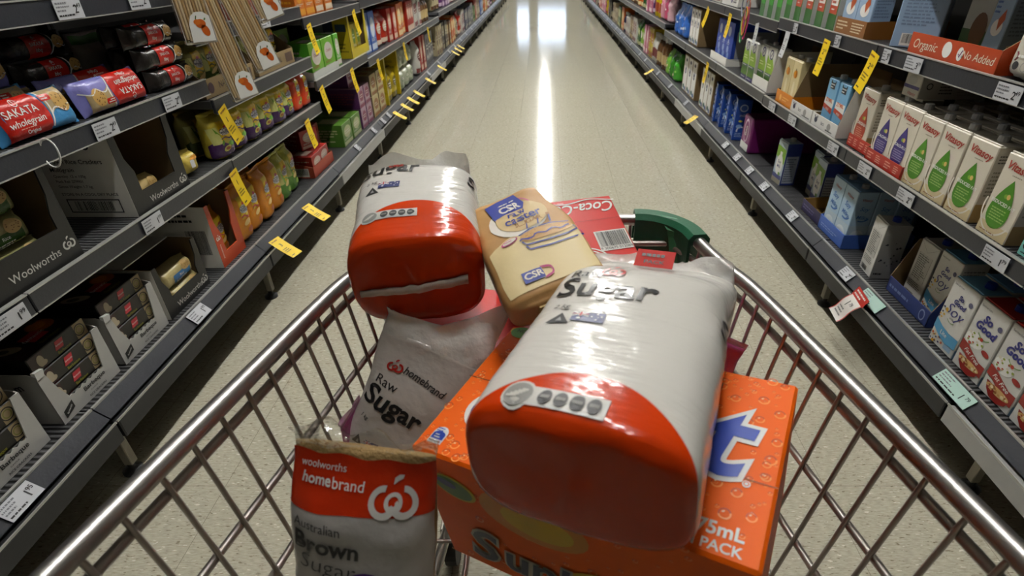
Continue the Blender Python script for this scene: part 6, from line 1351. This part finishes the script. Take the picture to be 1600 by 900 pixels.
# on the tilted rail of the base shelves
def rail(P, side, y, lab, group=None, lift=0.):
    z = .155 if side == 'L' else .135
    return tput(P, side, y, z - .030 + lift + .003, lab, 1.1255, -.785, 0, 0, group)
for y, p, lab in ((1.467, '1.99', 'white price ticket on the left bottom rail, below the blue labelled packets'), (.75, '1.95', 'white 1.95 price ticket in the bottom left corner of the picture')): rail(tk(p), 'L', y, lab)
for y in (3.246, 3.62, 3.86, 4.02): rail(tk('2.49', TKW, .05), 'L', y, 'small white ticket on the left bottom rail under the boxed goods', 'small white tickets on the left bottom rail')
for y, lab in ((3.365, 'white ticket on the right bottom rail left of the purple multipack'), (3.126, 'white ticket on the right bottom rail below the purple multipack'), (2.898, 'white ticket on the right bottom rail between purple multipack and soy carton'), (2.657, 'white ticket on the right bottom rail below the lone soy milk carton'), (2.286, 'white ticket on the right bottom rail below the empty purple tray'), (1.759, 'white ticket on the right bottom rail below the loose white carton')): rail(tk('2.49', TKW, .07), 'R', y, lab)
rail(tk('1.79', TKG, .135), 'R', 1.127, 'pale green 1.79 price ticket below the Fat Free cartons'); rail(tk(None, TKG, .12), 'R', 1.575, 'pale green ticket behind the red and white discount flag')
for k in range(18):
    for side, w in (('L', 'left'), ('R', 'right')):
        y = (5.6 if side == 'L' else 4.6) + .62 * k + RND.uniform(-.15, .15); rail(tk('2.49', TKW, .06), side, y, 'small white price ticket far down the %s bottom rail' % w, 'far white tickets on the %s bottom rail' % w)
FY1, FY2, FY3, FYL, FYR = special('1'), special('2'), special('3'), special('2.00'), special('2.50')
for P, side, y, z, ry, lab in ((FY1, 'L', 1.952, .690, .28, 'yellow price flag marked 1 hanging over the purple corn cake bags'), (FY1, 'L', 1.90, .476, .15, 'yellow price flag marked 1 hanging below the purple corn cake bags'), (FY2, 'L', 2.886, .86, .15, 'yellow price flag hanging above the green biscuit boxes'), (FY1, 'L', 2.62, .472, .12, 'yellow price flag hanging at the end of the red corn cake bags'),
        (FY2, 'L', 2.88, .572, .2, 'yellow price flag hanging below the nearer green biscuit box'), (FY2, 'L', 3.387, .572, .15, 'yellow price flag hanging just beyond the green biscuit boxes'), (FY2, 'L', 3.951, .535, .1, 'yellow price flag hanging by the yellow cereal case'), (FY2, 'L', 3.60, .86, .25, 'yellow price flag hanging above the yellow fronted case'), (FY2, 'L', 4.75, .535, .08, 'yellow price flag hanging beyond the yellow cereal case'), (FY2, 'L', 5.802, .535, .05, 'yellow price flag furthest along the left middle strip'),
        (FYL, 'R', 2.374, .855, .08, 'yellow 2.00 price flag hanging below the brown almond tray'), (FYR, 'R', 2.005, .860, .22, 'yellow 2.50 price flag hanging below the light blue barcode carton'), (FY2, 'R', 3.697, .835, .1, 'yellow price flag hanging over the bright blue case'), (FY2, 'R', 4.213, .825, .5, 'slanting yellow price flag left of the bright blue case'), (FY2, 'R', 4.03, .5, .1, 'yellow price flag hanging below the bright blue case')):
    tput(P, side, y, z, lab, 1.1435, 0, ry if side == 'R' else -ry)
FW = special('2.49', .05, .11, M('#c4c6c8', .4), False)
tput(FW, 'R', 2.779, .838, 'white paper price flag hanging above the pumpkin cartons', 1.1435, 0, .05); tput(FW, 'R', 3.206, .832, 'white paper price flag hanging above the green and white milk cartons', 1.1435, 0, -.2)
# flags stuck out over the bottom rails
FB = special('3', .06, .115); FBs = special('2', .055, .10)
def rflag(P, side, y, lab, tw=0., group=None, rx=-.95): tput(P, side, y, .150 if side == 'L' else .132, lab, 1.118, rx, 0, tw, group)
rflag(FB, 'L', 1.99, 'yellow price flag marked 3 on the left bottom rail, nearest one', -.25); rflag(FB, 'L', 2.339, 'yellow price flag marked 3 on the left bottom rail by the green corn cakes', -.2)
for k, y in enumerate((4.081, 4.326, 4.552, 4.801)): rflag(FBs, 'L', y, 'yellow flag on the left bottom rail, %s of the four in a row' % ('nearest', 'second nearest', 'third', 'furthest')[k], -.1)
for k, y in enumerate((5.344, 6.015)): rflag(FBs, 'L', y, ('single yellow flag on the left bottom rail beyond the row of four', 'lone yellow flag further beyond on the left bottom rail')[k], -.1)
for y in (7.0, 7.25, 7.5): rflag(FBs, 'L', y, 'distant yellow flag in the cluster far along the left bottom rail', -.1, 'distant yellow flags on the left rail')
rflag(FBs, 'R', 4.035, 'yellow flag on the right bottom rail near the brown cases', .3); rflag(FBs, 'R', 5.9, 'distant yellow flag on the right bottom rail', .2)
# red and white torn discount flag
b = MB(); b.grid(lambda u, v: (-.045 + .09*u, -.004 - .03 * v * v - .008 * math.sin(v * 5), -.02 - .09 * v), 4, 10, M('#c2beb8', .5)); frd = lambda a, c, off=0.: Vector((-.045 + a, -.004 - .03 * c * c / .0081 - .008 * math.sin(c / .09 * 5) - off, -.02 - c))
b.box(-.05, .05, -.004, -.002, -.02, .014, TKR); b.scribble(frame((-.05, -.004, -.02), (1, 0, 0), (0, 0, 1)), .01, .004, .09, .03, 2, PW, .0008); b.rect(frd, 0, .0, .004, .09, TKR, .001, 1, 8); b.rect(frd, .086, .0, .09, .09, TKR, .001, 1, 8)
b.text(lambda a, c, off=0.: frd(a, .09 - c, off), '1', .036, .062, .034, INK, .0014, .014); b.text(lambda a, c, off=0.: frd(a, .09 - c, off), '79', .058, .068, .018, INK, .0014, .01); b.scribble(lambda a, c, off=0.: frd(a, .09 - c, off), .015, .01, .07, .045, 3, M('#5a5a5a', .5), .0012)
tput(one('price_flag', b), 'R', 1.60, .122, 'torn red and white discount flag reading 1.79 on the right bottom rail', 1.120, -.5, 0, -.15)
# white cable tie looped over the left strip
b = MB(); b.tube([(.004 * math.sin(t), -.012 + .02 * math.cos(t), -.022 + .032 * math.sin(t)) for t in [2 * math.pi * i / 18 for i in range(18)]], .002, PW, 6, True)
tput(one('cable_tie', b), 'L', 1.215, .785, 'thin white cable tie looped over the left shelf strip', 1.147)['category'] = 'cable tie'
# ------------------------------------------------------------------ packs of wooden sticks hanging from a clip strip
def sticks():
    L_ = .34; b = MB(); rd = random.Random(6); W1, W2, W3 = M('#ecd3a4', .6, var=.12), M('#d4b27c', .6, var=.12), M('#f4e0ba', .6, var=.12)
    r = []
    for i in range(9):
        for j in range(2):
            q = MB(); x = -.036 + .009 * i; y = .006 + .009 * j; h = rd.uniform(0, .006); q.tube([(x, y, .008 + h), (x + rd.uniform(-.001, .001), y, L_ - .03 + h)], .0042, (W1, W2, W3)[(i * 2 + j) % 3], 6); r.append(q.mesh('stick'))
    f = MB(); CL = clear_film('pack_film', .06); f.box(-.046, .046, 0, .026, 0, L_, CL, .006, 2)
    for x in (-.046, .044): f.box(x, x + .002, .001, .004, 0, L_, M('#c9c6be', .2, alpha=.7))
    f.box(-.044, .044, .002, .024, -.002, .004, M('#c9c2b0', .3, alpha=.8))
    c = MB(); fr = frame((-.046, -.0008, 0), (1, 0, 0), (0, 0, 1)); pts = [(.02, .004), (.088, .004), (.088, .075), (.07, .088), (.05, .088), (.034, .078), (.024, .055)]; c.shape(fr, pts, PW, .0006)
    OG = M('#b8540e', .45); c.ell(fr, .057, .055, .015, .013, OG, .0012, 14); c.ell(fr, .066, .035, .011, .017, OG, .0012, 14, .3); c.ell(fr, .048, .06, .01, .008, M('#c96a1a', .45), .0015, 12); c.line(fr, [(.046, .068), (.05, .078)], .003, M('#3a5a1a', .5), .0016); c.line(fr, [(.07, .064), (.074, .07)], .004, M('#3a5a1a', .5), .0016)
    return [('stick_pack', f.mesh('stick_pack'), None, None), ('printed_label', c.mesh('printed_label'), 'white label with an orange print', 0)] + [('stick', m, None, 0) for m in r]
ST = sticks()
def hang(y, z, x, tilt, roll, lab):
    # y, z of the lower end; the pack leans along the aisle (tilt) and out from the shelf
    m = Matrix.Translation(Vector(at_shelf(-x, y, z))) @ Matrix.Rotation(math.pi/2 - .75 + roll, 4, 'Z') @ Matrix.Rotation(tilt, 4, 'Y') @ Matrix.Scale(SU, 4)
    place(ST, 'stick_pack', lab, 'stick pack', None, mat=m)
hang(1.865, .91, 1.085, -.02, 0, 'pack of wooden sticks hanging nearest, with a white carrot print label')
hang(1.985, .715, 1.055, -.16, .1, 'lowest hanging pack of wooden sticks, reaching down to the tray')
hang(2.07, .80, .99, -.26, .1, 'slanting pack of wooden sticks hanging in the middle')
hang(2.13, .955, .96, -.26, .1, 'upper right hanging pack of wooden sticks cut by the picture top')
b = MB(); b.box(-.012, .012, -.002, .002, 0, .52, M('#8a8882', .3, alpha=.6)); b.box(-.02, .02, -.006, .004, .50, .53, M('#8a8882', .4))
r = place(one('clip_strip', b), 'clip_strip', 'clear plastic clip strip that holds the hanging stick packs', 'clip strip', at_shelf(-1.142, 2.03, .955), math.pi/2); r.scale = (SU, SU, SU)
